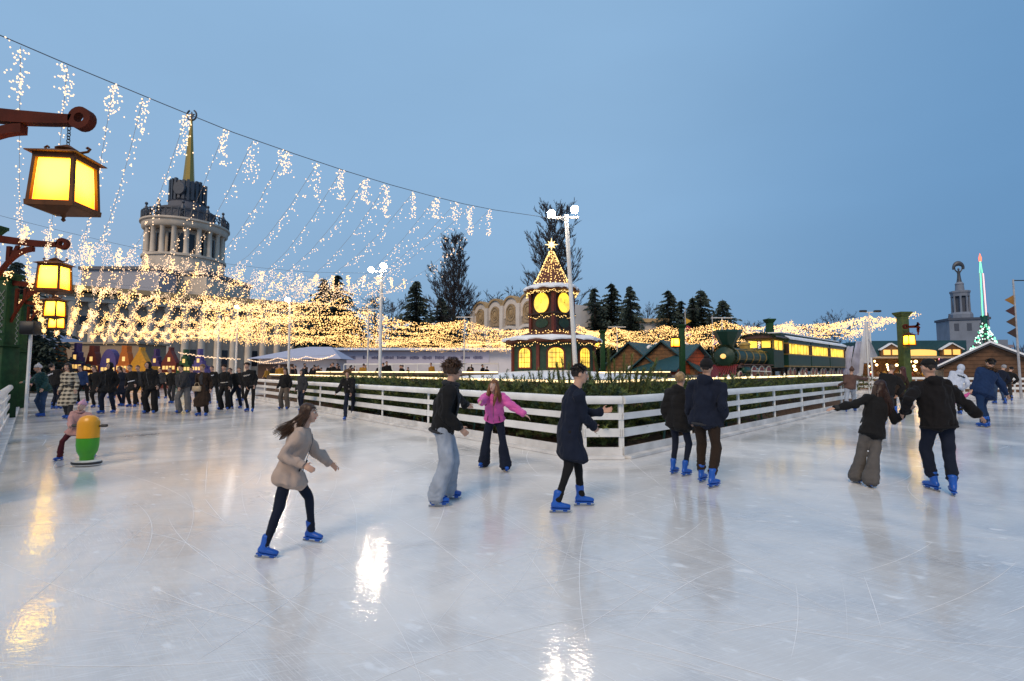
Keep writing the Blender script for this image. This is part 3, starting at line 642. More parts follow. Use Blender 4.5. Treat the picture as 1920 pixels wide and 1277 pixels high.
# garlands with bulbs
gp = []; gm_ = MB()
def garland(z, r, nseg, sw, nb, oct_=8, rot=A8, dense=1):
    for k in range(nseg):
        for q in range(nb):
            t = q / nb; a = 2 * pi * (k + t) / nseg; 
            qq = (a - rot + pi / oct_) % (2 * pi / oct_) - pi / oct_; oc = cos(pi / oct_) / cos(((a - rot) % (2 * pi / oct_)) - pi / oct_)
            rr = r * oc; zz = z - sw * 4 * t * (1 - t)
            for _ in range(dense): gp.append((rr * cos(a) * U(.985, 1.03), rr * sin(a) * U(.985, 1.03), zz + U(-.06, .06)))
            for _ in range(3):
                o = V((rr * cos(a), rr * sin(a), zz + U(-.03, .03))); e = o + V((U(-1, 1), U(-1, 1), U(-1, .6))) * .11; s2 = V((U(-1, 1), U(-1, 1), U(-1, 1))) * .025
                gm_.add([o - s2, o + s2, e], [(0, 1, 2)])
garland(1.50, RL + .34, 16, .13, 9, dense=1)
garland(1.98, 1.12, 8, .05, 16, dense=2); garland(3.92, 1.27, 8, .07, 14, dense=2); garland(2.84, 1.12, 8, .10, 7, 4, 0, 1)
for i in range(800):
    z = 4.14 + 1.85 * (R() ** 1.35); rs = np.interp(z, [4.1, 4.28, 4.65, 5.15, 5.65, 6.05], [1.25, .95, .70, .46, .24, .06]) + .02; a = U(0, 2 * pi)
    a = round(a / (2 * pi / 26)) * 2 * pi / 26 + U(-.05, .05); gp.append((rs * cos(a), rs * sin(a), z))
for i in range(130):
    a = U(0, 2 * pi); r = U(1.05, 1.75); gp.append((r * cos(a), r * sin(a), 2.10 - (r - 1.05) * .33 + .05))
gm_.build('garland', NEEDLE, ct, smooth=False); bulbs('bulbs', gp, .020, glow('tower_bulb', (1, .62, .2), 2.2), ct)

# ================================================================== the train
tx0 = V((8.0, 17.56, 1.27)); TRZ = atan2(FV.y, FV.x)
TG = mat('train_green', (.007, .043, .032), .4, var=.2); TG2 = mat('train_deep_green', (.006, .032, .02), .45, var=.2); GILT = mat('train_gilt', (.42, .26, .06), .4, metal=.3); TR = mat('train_red', (.14, .012, .014), .45); TBR = mat('train_brown', (.09, .04, .025), .5)
CREAM = mat('cream_rim', (.62, .58, .5), .5)
def wheel(par, x, y, r, name='wheel'):
    m = MB(); m.lathe([(r * .3, -.03), (r * .95, -.035), (r, -.03), (r, .03), (r * .95, .035), (r * .3, .03)], 20, (x, y, r), axis='y'); o = m.build(name, CREAM, par)
    h = MB(); h.lathe([(r * .16, -.05), (r * .82, -.037), (r * .82, .037), (r * .16, .05)], 20, (x, y, r), axis='y'); h.build('hub', TR, o); return o
loco = empty('locomotive', tx0, TRZ, 'green steam engine with a flared chimney, round gilt nose and red cowcatcher', 'locomotive'); loco.scale = (1, .96, .86)
# cowcatcher: a fan of slats
m = MB()
for i in range(13):
    y = -.55 + 1.1 * i / 12; m.beam((-.55 + abs(y) * .55, y * .95, .03), (.12, y * .75, .58), .055, .05)
m.beam((.12, -.5, .58), (.12, .5, .58), .08, .08); m.beam((-.52, 0, .03), (-.2, -.56, .03), .05, .05); m.beam((-.52, 0, .03), (-.2, .56, .03), .05, .05)
m.build('cowcatcher', TR, loco, smooth=False)
m = MB(); m.lathe([(.40, .12), (.40, 4.3)], 28, (0, 0, .98), axis='x'); m.build('boiler', TG, loco)
m = MB(); m.lathe([(.02, -.02), (.16, -.02), (.20, .0), (.34, .03), (.42, .06), (.44, .16), (.42, .2)], 28, (0, 0, .98), axis='x'); m.build('smokebox_door', TG2, loco)
m = MB(); m.lathe([(.015, -.10), (.09, -.09), (.11, -.03), (.11, -.01)], 20, (0, 0, .98), axis='x'); m.build('headlamp', glow('headlamp_glow', (1, .5, .12), .9), loco)
m = MB()
for x in (.55, 1.25, 1.95, 2.65, 3.35, 4.0): m.lathe([(.404, x - .03), (.415, x - .03), (.415, x + .03), (.404, x + .03)], 28, (0, 0, .98), axis='x', cap=False)
m.tube([(.3, -.3, 1.27), (4.1, -.3, 1.27)], .018, 6); m.build('boiler_bands', GILT, loco)
m = MB(); m.lathe([(.20, 1.3), (.21, 1.42), (.26, 1.50), (.52, 2.02), (.54, 2.06), (.54, 2.14), (.50, 2.15), (.40, 2.02)], 8, (.42, 0, 0), rot=A8); m.build('chimney', TG, loco, smooth=False)
m = MB(); m.lathe([(.2, 1.32), (.2, 1.55), (.24, 1.57), (.2, 1.66), (.08, 1.72)], 16, (2.1, 0, 0)); m.build('steam_dome', GILT, loco)
m = MB(); m.box((2.3, 0, .52), (4.4, .92, .10)); m.box((2.4, -.50, .62), (3.7, .12, .05)); m.box((2.4, .50, .62), (3.7, .12, .05)); m.beam((.15, -.45, .5), (.6, -.45, .66), .06, .06); m.build('running_board', TBR, loco, smooth=False)
m = MB(); m.box((.9, -.46, .36), (.62, .26, .28), bev=.06); m.box((.9, .46, .36), (.62, .26, .28), bev=.06); m.build('cylinders', TG, loco)
m = MB(); m.beam((1.0, -.54, .34), (3.4, -.54, .30), .04, .05); m.build('side_rod', STEEL, loco)
for x in (1.7, 2.5, 3.3):
    for s in (-1, 1): wheel(loco, x, s * .47, .30)
for x in (.35,):
    for s in (-1, 1): wheel(loco, x, s * .47, .17)
m = MB(); m.box((4.35, 0, .98), (1.25, 1.16, .95)); m.build('cab', TG2, loco, smooth=False)
m = MB()
for x in (3.75, 4.95):
    for s in (-1, 1): m.box((x, s * .56, 1.68), (.07, .07, .50))
m.box((4.35, 0, 1.92), (1.26, 1.16, .06)); m.build('cab_frame', GILT, loco, smooth=False)
for x, y_ in ((4.08, -.572), (4.62, -.572)):
    m = MB(); m.box((x, y_, 1.62), (.42, .02, .46)); m.build('cab_window', PANE, loco, smooth=False)
for y_ in (-.28, .28):
    m = MB(); m.box((3.72, y_, 1.66), (.02, .36, .34)); m.build('cab_window', PANE, loco, smooth=False)
m = MB()
pts = [(.72 * cos(pi * i / 12), .22 * sin(pi * i / 12)) for i in range(13)]; m.prism([(a, b_) for a, b_ in pts], (3.55, 0, 1.96), (0, 1, 0), (0, 0, 1), (1.7, 0, 0)); m.build('cab_roof', TBR, loco)
gm_ = MB(); gp = []
def tinsel(pts, n, sp_=.08):
    for i in range(n):
        t = R() * (len(pts) - 1); k = int(t); p = V(pts[k]).lerp(V(pts[k + 1]), t - k)
        for _ in range(4): e = p + V((U(-1, 1), U(-1, 1), U(-1, 1))) * sp_; s2 = V((U(-1, 1), U(-1, 1), U(-1, 1))) * .02; gm_.add([p - s2, p + s2, e], [(0, 1, 2)])
        if R() < .12: gp.append(tuple(p + V((0, -.03, 0))))
tinsel([(.08, .47 * cos(2 * pi * i / 20), .98 + .47 * sin(2 * pi * i / 20)) for i in range(21)], 420)
tinsel([(3.5, .74 * cos(pi * i / 12), 1.97 + .23 * sin(pi * i / 12)) for i in range(13)], 240)
tinsel([(3.6, -.74, 1.95), (4.4, -.76, 1.93), (5.2, -.74, 1.95)], 160)
gm_.build('garland', NEEDLE, loco, smooth=False)
def carriage(label, x0, ln, dark=False):
    root = empty('train_carriage', tx0 + FV * x0, TRZ, label, 'train carriage', 'carriages of the green train'); root.scale = (1, 1, 1.0); W_ = .58
    m = MB(); m.box((ln / 2, 0, .74), (ln, W_ * 2, .56)); m.box((ln / 2, 0, 1.62), (ln, W_ * 2, .16)); m.box((ln / 2, 0, 1.25), (ln - .1, W_ * 2 - .12, .8)); m.build('body', TG, root, smooth=False)
    m = MB(); m.box((ln / 2, 0, 1.045), (ln + .02, W_ * 2 + .03, .05)); m.box((ln / 2, 0, .50), (ln + .02, W_ * 2 + .03, .04)); m.box((ln / 2, 0, 1.54), (ln + .02, W_ * 2 + .03, .04)); m.build('gilt_lines', GILT, root, smooth=False)
    for s in (-1, 1):
        for e in (.05, ln - .05): MB().box((e, s * (W_ - .05), 1.29), (.12, .12, .46)).build('end_post', TBR, root, smooth=False)
    if not dark:
        for s in (-1, 1):
            n = 7; wd = (ln - .3) / n
            for i in range(n):
                m = MB(); m.box((.15 + wd * (i + .5), s * (W_ - .045), 1.29), (wd * .66, .03, .44)); m.build('window', PANE, root, smooth=False)
    m = MB(); m.prism([(-W_ - .08, 0), (W_ + .08, 0), (W_ + .06, .06), (W_ * .75, .16), (-W_ * .75, .16), (-W_ - .06, .06)], (-.04, 0, 1.705), (0, 1, 0), (0, 0, 1), (ln + .08, 0, 0)); m.box((ln / 2, 0, 1.94), (ln, W_ * 1.0, .16)); m.build('roof', TG2, root, smooth=False)
    m = MB()
    for s in (-1, 1): m.prism([(s * (W_ + .085), .0), (s * (W_ + .08), .09), (s * W_ * .82, .18), (s * W_ * .80, .165)], (-.04, 0, 1.71), (0, 1, 0), (0, 0, 1), (ln + .08, 0, 0))
    m.box((ln / 2, 0, 2.045), (ln, W_ * 1.05, .05)); m.build('roof_snow', SNOW, root, smooth=False)
    m = MB(); m.box((ln / 2, 0, .36), (ln * .96, .7, .2)); m.build('chassis', DARK, root, smooth=False)
    for x in (.5, 1.1, ln - 1.1, ln - .5):
        for s in (-1, 1): wheel(root, x, s * .45, .22)
    return root
carriage('green carriage with lit yellow windows coupled right behind the engine', 5.55, 3.4)
carriage('middle green carriage with lit yellow windows between two others', 9.1, 3.35)
carriage('last lit green carriage of the train with yellow windows', 12.6, 3.35)
ob = empty('tail_wagon', tx0 + FV * 16.2, TRZ, 'dark open tail wagon hung with garlands at the end of the train', 'wagon')
m = MB(); m.box((1.3, 0, .65), (2.6, 1.1, .5)); m.box((1.3, 0, .36), (2.5, .7, .16)); m.build('body', TG2, ob, smooth=False)
m = MB()
for x in (.2, 1.3, 2.4):
    for s in (-1, 1): m.box((x, s * .5, 1.25), (.08, .08, .7))
m.box((1.3, 0, 1.63), (2.7, 1.16, .08)); m.build('canopy_frame', TBR, ob, smooth=False)
for x in (.5, 2.1):
    for s in (-1, 1): wheel(ob, x, s * .45, .22)
gm_ = MB(); tinsel([(0, -.56, 1.6), (1.3, -.6, 1.5), (2.7, -.56, 1.6)], 200, .12); tinsel([(0, -.56, .92), (1.3, -.6, .85), (2.7, -.56, .92), (3.0, 0, .9)], 200, .12); gm_.build('garland', NEEDLE, ob, smooth=False)
# small snow heaps along the ledge below the train
for i in range(22):
    p = isl(o_ + .25, 7.2 + i * .72 + U(-.15, .15), 1.27); m = MB(); hh = U(.08, .22); m.lathe([(.05, 0), (.07, hh * .3), (.03, hh * .75), (.005, hh)], 6, rot=R())
    m.build('snow_cone', SNOW, loc=p, label='little heap of snow on the lit ledge under the train', cat='snow heap', group='snow heaps under the train')
# ================================================================== buildings
STONE = mat('pale_stone', (.68, .57, .46), .85, var=.14, scale=.5, bump=.1, bscale=3); STONE2 = mat('warm_cornice', (.42, .29, .15), .8, var=.2, scale=.6); STONED = mat('dark_parapet', (.16, .155, .17), .8); GLASSD = mat('dark_window', (.02, .022, .03), .2)
COPP = mat('roof_grey', (.12, .14, .17), .7); BRONZE = mat('bronze', (.085, .09, .105), .5, metal=.4); SPIREG = mat('gilded_spire', (.42, .27, .07), .35, metal=.6, var=.1)
def bx(par, name, mt, *boxes):
    m = MB()
    for c, d in boxes: m.box(c, d)
    return m.build(name, mt, par, smooth=False)
# --- long columned pavilion, left
a_, b_ = at(40, 534, 76), at(606, 573, 104); dv = V((b_.x - a_.x, b_.y - a_.y, 0)); BL = dv.length; BR = atan2(dv.y, dv.x)
pav = empty('pavilion', (a_.x, a_.y, 0), BR, 'long pale classical pavilion with columns and an ochre cornice behind the lights on the left', 'building')
zt = 16.2
bx(pav, 'wall', STONE, ((BL / 2, 6, 6.8), (BL, 9, 13.6)))
bx(pav, 'cornice', STONE2, ((BL / 2, 5.4, 15.7), (BL + 1.6, 14, .9)), ((BL / 2, 5.4, 14.7), (BL + .6, 12.4, .5)))
bx(pav, 'frieze', STONE, ((BL / 2, 5.4, 14.0), (BL + .2, 11.6, .9)))
n = 17
for i in range(n + 1):
    x = 1 + (BL - 2) * i / n; m = MB()
    if i >= n - 1: m.box((x, .4, 6.75), (1.5, 1.5, 13.5))
    else: m.lathe([(.85, 0), (.85, .5), (.68, .8), (.58, 12.4), (.85, 13.0), (.85, 13.5)], 16, (x, .5, 0))
    m.build('column', STONE, pav)
for i in range(n):
    x = 1 + (BL - 2) * (i + .5) / n; (i % 2 == 0 or i > n - 4) and bx(pav, 'window', GLASSD, ((x, 1.48, 4.0), (1.0, .08, 3.2))); bx(pav, 'upper_window', STONE2 if i > n - 6 else GLASSD, ((x, 1.48, 10.4), (1.1, .08, 1.6)))
# --- tower over it
TX = at(338, 690, 112)
tw = empty('spire_tower', (TX.x, 112, 0), 0, 'round columned tower with a sculpted crown and a tall gilded spire', 'tower'); tw.scale = (.88, .88, 1)
sc = 112 / F * 1.32   # metres per photo pixel near this far left direction
def zz(py): return at(340, py, 112).z
base_z = zz(528)
bx(tw, 'podium', STONE, ((0, 2, zz(528) / 2), (23, 20, zz(528)))); bx(tw, 'podium_cornice', STONED, ((0, 2, zz(523)), (24, 21, 1.0)))
bx(tw, 'attic', mat('attic_blue_grey', (.40, .40, .45), .8), ((-5, -12, zz(545)), (19, 6, 4.6))); bx(tw, 'attic_cornice', STONED, ((-5, -12, zz(545) + 2.6), (20, 7, .7)))
Rd = 9.4
m = MB(); m.lathe([(Rd, zz(528)), (Rd, zz(492)), (Rd + .35, zz(492)), (Rd + .35, zz(488))], 48); m.build('drum_base', STONE, tw)
m = MB(); m.lathe([(Rd * .76, zz(488)), (Rd * .76, zz(442))], 40); m.build('drum_core', STONE, tw)
for k in range(20):
    a = 2 * pi * k / 20; m = MB(); h0, h1 = zz(488), zz(440); m.lathe([(.85, h0), (.62, h0 + .5), (.55, h1 - .5), (.8, h1)], 12, (Rd * .93 * cos(a), Rd * .93 * sin(a), 0)); m.build('column', STONE, tw)
    a += pi / 20; m = MB(); m.box((Rd * .765 * cos(a), Rd * .765 * sin(a), (zz(484) + zz(450)) / 2), (.2, 1.3, zz(450) - zz(484)), a); m.build('window', GLASSD, tw, smooth=False)
m = MB(); m.lathe([(Rd + .1, zz(441)), (Rd + .5, zz(438)), (Rd + .6, zz(431)), (Rd + 1.0, zz(429)), (Rd + 1.0, zz(426)), (Rd * .5, zz(424))], 48); m.build('drum_cornice', STONE, tw)
m = MB()
for k in range(44):
    a = 2 * pi * k / 44; r = Rd + .6; p = V((r * cos(a), r * sin(a), zz(426)))
    m.tube([p, p + V((0, 0, 2.2))], .16, 5)
    q = V((r * cos(a + .143), r * sin(a + .143), zz(426)))
    m.beam(p + V((0, 0, 2.0)), q + V((0, 0, 2.0)), .25, .2); m.beam(p + V((0, 0, .3)), q + V((0, 0, 1.9)), .18, .12); m.beam(p + V((0, 0, 1.9)), q + V((0, 0, .3)), .18, .12)
m.build('balustrade', BRONZE, tw, smooth=False)
for k in range(10):                                           # figures round the crown
    a = 2 * pi * k / 10 + .2; m = MB(); p = V(((Rd - .3) * cos(a), (Rd - .3) * sin(a), zz(426))); m.tube([p, p + V((0, 0, .8)), p + V((.1, 0, 2.0)), p + V((0, 0, 3.0)), p + V((0, 0, 3.5))], [.8, .55, .7, .35, .1], 7); m.sphere(p + V((0, 0, 3.8)), .38, 8, 6)
    m.build('statue', BRONZE, tw)
m = MB(); m.lathe([(6.3, zz(426)), (6.3, zz(405)), (6.8, zz(403)), (6.8, zz(400)), (4.6, zz(396)), (4.4, zz(386)), (4.6, zz(384))], 32); m.build('crown_stage', mat('crown_grey', (.12, .12, .14), .7), tw)
m = MB(); 
for k in range(26):
    a = 2 * pi * k / 26; m.box((4.1 * cos(a), 4.1 * sin(a), zz(365)), (.7, .6, zz(348) - zz(385) + U(-.6, .6)), a)
m.lathe([(3.9, zz(386)), (4.2, zz(380)), (3.9, zz(372)), (4.3, zz(360)), (4.2, zz(350)), (3.2, zz(346))], 24); m.build('crown', BRONZE, tw, smooth=False)
m = MB(); m.lathe([(1.5, -.3), (1.7, 0), (1.1, .25), (.4, .3)], 20, (.6, -4.3, zz(364)), axis='y', cap=True); m.build('round_shield', BRONZE, tw)
m = MB(); m.lathe([(1.5, zz(347)), (1.3, zz(330)), (.30, zz(226)), (.2, zz(222))], 8); m.build('spire', SPIREG, tw, smooth=False)
m = MB(); c = V((0, 0, zz(216)))
for k in range(14):
    a0, a1 = pi * (.65 + 1.7 * k / 14), pi * (.65 + 1.7 * (k + 1) / 14); m.tube([c + V((1.35 * cos(a0), 0, 1.35 * sin(a0))), c + V((1.35 * cos(a1), 0, 1.35 * sin(a1)))], .22, 6)
sv = [(.9 * (1 if k % 2 == 0 else .4) * cos(pi / 2 + 2 * pi * k / 10), .9 * (1 if k % 2 == 0 else .4) * sin(pi / 2 + 2 * pi * k / 10)) for k in range(10)]
m.prism(sv, c + V((0, -.15, 0)), (1, 0, 0), (0, 0, 1), (0, .3, 0)); m.tube([c + V((0, 0, -1.6)), c + V((0, 0, -.3))], .25, 6); m.build('finial', BRONZE, tw, smooth=False)

# --- ornate cream pavilion with three arched gables
p1, p0 = at(1050, 600, 60), at(878, 600, 76); dv = V((p1.x - p0.x, p1.y - p0.y, 0)); PL = dv.length; PR = atan2(dv.y, dv.x)
cp = empty('arched_pavilion', (p0.x, p0.y, 0), PR, 'cream pavilion with a row of round arched ornate gables left of the clock tower', 'building')
CRM = mat('cream_plaster', (.66, .59, .53), .85, var=.1, scale=.6); ORN = mat('ornament_tan', (.33, .24, .15), .8, var=.45, scale=3, bump=.5, bscale=4)
bx(cp, 'wall', CRM, ((PL / 2, 5, 5.2), (PL, 10, 10.4))); bx(cp, 'ledge', STONE2, ((1.0, 4.9, 10.5), (3.2, 10.4, .35)), ((.4, 4.9, 8.1), (1.5, 10.4, .35)))
gw = 3.75; g0 = 2.1
for i in range(4):
    xc = g0 + gw * (i + .5) - .2
    poly = [(-gw / 2, 0), (gw / 2, 0)] + [(gw / 2 * cos(pi * k / 16), 1.2 + gw / 2 * .95 * sin(pi * k / 16)) for k in range(17)]
    m = MB(); m.prism(poly, (xc, -.25, 9.2), (1, 0, 0), (0, 0, 1), (0, .8, 0)); m.build('gable', CRM, cp, smooth=False)
    m = MB()
    for k in range(16):
        a0, a1 = pi * k / 16, pi * (k + 1) / 16; m.beam((xc + gw / 2 * cos(a0), 0, 10.45 + gw / 2 * .98 * sin(a0)), (xc + gw / 2 * cos(a1), 0, 10.45 + gw / 2 * .98 * sin(a1)), 1.0, .3)
    m.build('gable_moulding', STONE2, cp, smooth=False)
    m = MB(); m.prism([(-1.15, 0), (1.15, 0)] + [(1.15 * cos(pi * k / 14), 1.9 + 1.15 * sin(pi * k / 14)) for k in range(15)], (xc, -.32, 8.2), (1, 0, 0), (0, 0, 1), (0, .3, 0)); fo = m.build('relief_panel', ORN, cp, smooth=False)
    m = MB()
    for rr in (.95, .55): 
        for k in range(20):
            a0, a1 = 2 * pi * k / 20, 2 * pi * (k + 1) / 20; m.beam((xc + rr * cos(a0), -.36, 9.9 + rr * 1.2 * sin(a0)), (xc + rr * cos(a1), -.36, 9.9 + rr * 1.2 * sin(a1)), .1, .12)
    m.sphere((xc, -.35, 9.9), (.3, .15, .5), 10, 6); m.build('relief', STONE2, fo, smooth=False)
    bx(cp, 'pilaster', CRM, ((g0 - .2 + gw * i, -.35, 8.9), (.75, .6, 4.4)))
    pts = [(xc - gw / 2 + gw * k / 10, -.45, 7.25 + .55 * sin(pi * k / 10)) for k in range(11)]; m = MB()
    for k in range(10): m.beam(pts[k], pts[k + 1], .6, .42)
    m.build('swag_cornice', CRM, cp, smooth=False)
    bx(cp, 'window', mat('warm_dark_window', (.09, .05, .03), .4), ((xc, -.06, 4.2), (2.1, .12, 4.4)))
    m = MB(); m.sphere((xc, -.3, 6.2), (1.0, .3, .8), 10, 6); m.build('capital_ornament', ORN, cp)
wb = at(1222, 600, 62); bb = empty('white_lodge', (wb.x, 62, 0), 0, 'low white building with a pale cornice glimpsed between the spruces', 'building')
bx(bb, 'wall', CRM, ((0, 3, 4.0), (3.4, 6, 8.0))); bx(bb, 'cornice', STONE2, ((0, 3, 8.2), (4.4, 7, .5))); bx(bb, 'window', GLASSD, ((.1, -.06, 6.0), (1.2, .12, 2)))
# --- monument pavilion, far right
MX = at(1806, 650, 205); BLU = mat('dusk_blue_stone', (.20, .23, .29), .85, var=.12, scale=.3); BLUD = mat('dusk_blue_dark', (.07, .085, .12), .8)  # blue of the dusk light is put into these stone colours
mo = empty('monument_pavilion', (MX.x, 205, 0), -.35, 'stepped pavilion tinted dusk blue and crowned by a statue holding a garland overhead', 'building'); mo.scale = (.62, .62, 1)
k_ = 205 / F
def zm(py): return at(1806, py, 205).z
bx(mo, 'lower_hall', BLU, ((0, 0, zm(640) / 2), (36, 26, zm(640)))); bx(mo, 'wing', BLU, ((-22, 4, zm(652) / 2), (90, 20, zm(652)))); bx(mo, 'wing_roof', mat('wing_roof', (.26, .23, .27), .8), ((-22, 4, zm(651)), (92, 22, 1.2)))
bx(mo, 'storey', BLU, ((0, 0, (zm(640) + zm(600)) / 2), (22, 18, zm(600) - zm(640)))); bx(mo, 'storey_cornice', BLUD, ((0, 0, zm(600)), (23.4, 19.4, 1.0)))
for x in (-7, 0, 7): bx(mo, 'window', BLUD, ((x, -9.05, (zm(622) + zm(608)) / 2), (2.6, .2, 3.2)))
for s in (-1, 1):
    m = MB(); m.tube([(s * 10.4, -8.5, zm(599)), (s * 10.4, -8.5, zm(594)), (s * 10.6, -8.5, zm(590))], [1.0, .7, .3], 8); m.build('urn', BLUD, mo)
m = MB(); m.lathe([(6.2, zm(600)), (6.2, zm(590)), (5.4, zm(586))], 8, rot=A8); m.build('plinth', BLU, mo, smooth=False)
m = MB(); m.lathe([(3.4, zm(588)), (3.4, zm(556))], 8, rot=A8); m.build('lantern_core', BLUD, mo, smooth=False)
for i in range(8): a = A8 + i * pi / 4; m = MB(); m.lathe([(.7, zm(588)), (.55, zm(558)), (.8, zm(556))], 10, (4.5 * cos(a), 4.5 * sin(a), 0)); m.build('column', BLU, mo)
m = MB(); m.lathe([(5.0, zm(556)), (5.2, zm(551)), (5.6, zm(549)), (5.6, zm(546)), (3.0, zm(545))], 8, rot=A8); m.build('lantern_cornice', BLU, mo, smooth=False)
m = MB(); m.lathe([(2.6, zm(546)), (2.3, zm(534)), (2.6, zm(533)), (1.6, zm(529))], 12); m.build('pedestal', BLU, mo)
m = MB(); z0 = zm(530); hh = zm(504) - z0
m.tube([(0, 0, z0), (0, 0, z0 + hh * .35), (0, 0, z0 + hh * .62), (0, 0, z0 + hh * .8), (0, 0, z0 + hh * .86)], [1.5, 1.05, .85, 1.1, .45], 10); m.sphere((0, 0, z0 + hh * .95), .62, 10, 8)
for s in (-1, 1): m.tube([(s * .9, 0, z0 + hh * .78), (s * 1.9, 0, z0 + hh * .92), (s * 2.2, 0, z0 + hh * 1.25)], [.4, .35, .25], 6)
pts = [(2.9 * cos(pi * (-.06 + 1.12 * k / 14)), 0, z0 + hh * 1.02 + 2.3 * sin(pi * (-.06 + 1.12 * k / 14))) for k in range(15)]; m.tube(pts, [.55 + .55 * sin(pi * k / 14) for k in range(15)], 8)
m.build('statue', BRONZE, mo)

# ================================================================== stalls
def gable(kind, w_, h):
    a = w_ / 2
    if kind == 0: return [(-a, 0), (a, 0), (a, h * .55), (a * .72, h * .58), (a * .45, h * .82), (a * .34, h * .86), (a * .3, h), (-a * .3, h), (-a * .34, h * .86), (-a * .45, h * .82), (-a * .72, h * .58), (-a, h * .55)]
    if kind == 1: return [(-a, 0), (a, 0), (a, h * .5), (a * .8, h * .5), (a * .8, h * .6), (a * .58, h * .6), (a * .58, h * .7), (a * .36, h * .7), (a * .36, h * .8), (a * .14, h * .82), (a * .14, h), (-a * .14, h), (-a * .14, h * .82), (-a * .36, h * .8), (-a * .36, h * .7), (-a * .58, h * .7), (-a * .58, h * .6), (-a * .8, h * .6), (-a * .8, h * .5), (-a, h * .5)]
    if kind == 2: return [(-a, 0), (a, 0), (a, h * .52)] + [(a * cos(pi * k / 14), h * .52 + h * .46 * sin(pi * k / 14)) for k in range(1, 14)] + [(-a, h * .52)]
    return [(-a, 0), (a, 0), (a, h * .62), (a * .12, h * .92), (a * .12, h), (-a * .12, h), (-a * .12, h * .92), (-a, h * .62)]
FC = {'orange': (.50, .13, .015), 'purple': (.085, .045, .14), 'dark red': (.17, .03, .018), 'violet': (.10, .075, .24), 'green': (.025, .08, .025), 'yellow': (.60, .27, .015)}
FW = glow('stall_window', (1, .58, .16), .75, False)
FS = [(44, 'dark red', 3, 37, 650), (73, 'green', 1, 37, 647), (106, 'orange', 0, 37, 647), (139, 'purple', 1, 37, 643), (170, 'dark red', 0, 37, 648), (202, 'violet', 2, 37, 653), (231, 'orange', 0, 37, 648), (260, 'yellow', 3, 37, 651), (289, 'purple', 1, 41, 654), (316, 'dark red', 3, 41, 651), (344, 'green', 1, 41, 655), (371, 'violet', 1, 41, 654)]
lb_ = ['dark red gabled facade behind the green columns, first from the left', 'dark green stepped gable facade behind the thin white pole', 'orange bell gabled facade second to the right of the green stepped one', 'purple stepped gable facade with a spike between orange and dark red ones', 'dark red bell gabled facade between the purple and the violet ones', 'violet round topped facade above the hooded skater', 'orange bell gabled facade next to the plain yellow house', 'plain yellow house facade without visible panes', 'purple stepped facade directly right of the yellow house', 'dark red pointed facade with a lit gable window right of the purple one', 'small green stepped facade between dark red and violet', 'violet stepped facade, last of the row on the right']
lb_[2] = 'orange bell gabled facade beside the green stepped one'
for (px, colr, kd, y, py), lb in zip(FS, lb_):
    h = at(px, py, y).z; x = at(px, 690, y).x; w_ = 30.5 / F * y * (1 if y < 40 else .9)
    root = empty('stall_facade', (x, y, 0), 0, lb, 'stall', 'dutch gabled stall fronts behind the crowd')
    m = MB(); m.prism(gable(kd, w_, h), (0, 0, 0), (1, 0, 0), (0, 0, 1), (0, .5, 0)); m.build('front', mat('facade_' + colr.replace(' ', '_'), FC[colr], .6, var=.15), root, smooth=False)
    m = MB(); m.box((0, .9, h * .28), (w_ * .9, .8, h * .56)); m.build('hut', mat('facade_' + colr.replace(' ', '_'), FC[colr]), root, smooth=False)
    if colr != 'yellow':
        m = MB()
        for zz_ in (.26, .45): m.box((0, -.02, h * zz_ - .10), (w_ * .86, .04, .04))
        m.build('sill_band', mat('facade_band_' + colr.replace(' ', '_'), tuple(c * .45 for c in FC[colr])), root, smooth=False)
        for zz_ in (.34, .50):
            for q in range(4):
                MB().box((-w_ * .33 + w_ * .22 * q, -.015, h * zz_), (w_ * .15, .03, h * .085)).build('window', FW, root, smooth=False)
        MB().box((0, -.015, h * .70), (w_ * .16, .03, h * .10)).build('gable_window', FW, root, smooth=False)
tn = at(185, 660, 50); r_ = empty('tan_tent', (tn.x, 50, 0), 0, 'tan flat roofed tent behind the colourful gabled fronts', 'tent')
bx(r_, 'wall', mat('tan_canvas', (.36, .25, .16), .8, var=.1), ((0, 2, 2.2), (8.6, 4, 4.4))); bx(r_, 'roof', mat('tan_canvas_roof', (.40, .30, .2), .8), ((0, 2, 4.5), (9, 4.4, .2)))
r_ = empty('blue_tent', at(98, 690, 54) * 1, 0, 'blue grey tent wall under the lights at the far left', 'tent'); r_.location.z = 0
bx(r_, 'wall', mat('blue_canvas', (.17, .22, .34), .8), ((0, 0, 2.3), (5.6, 3, 4.6))); m = MB(); m.prism([(-2.9, 0), (2.9, 0), (0, 1.1)], (0, -1.6, 4.61), (1, 0, 0), (0, 0, 1), (0, 3.2, 0)); m.build('roof', mat('blue_canvas', (.17, .22, .34)), r_, smooth=False)
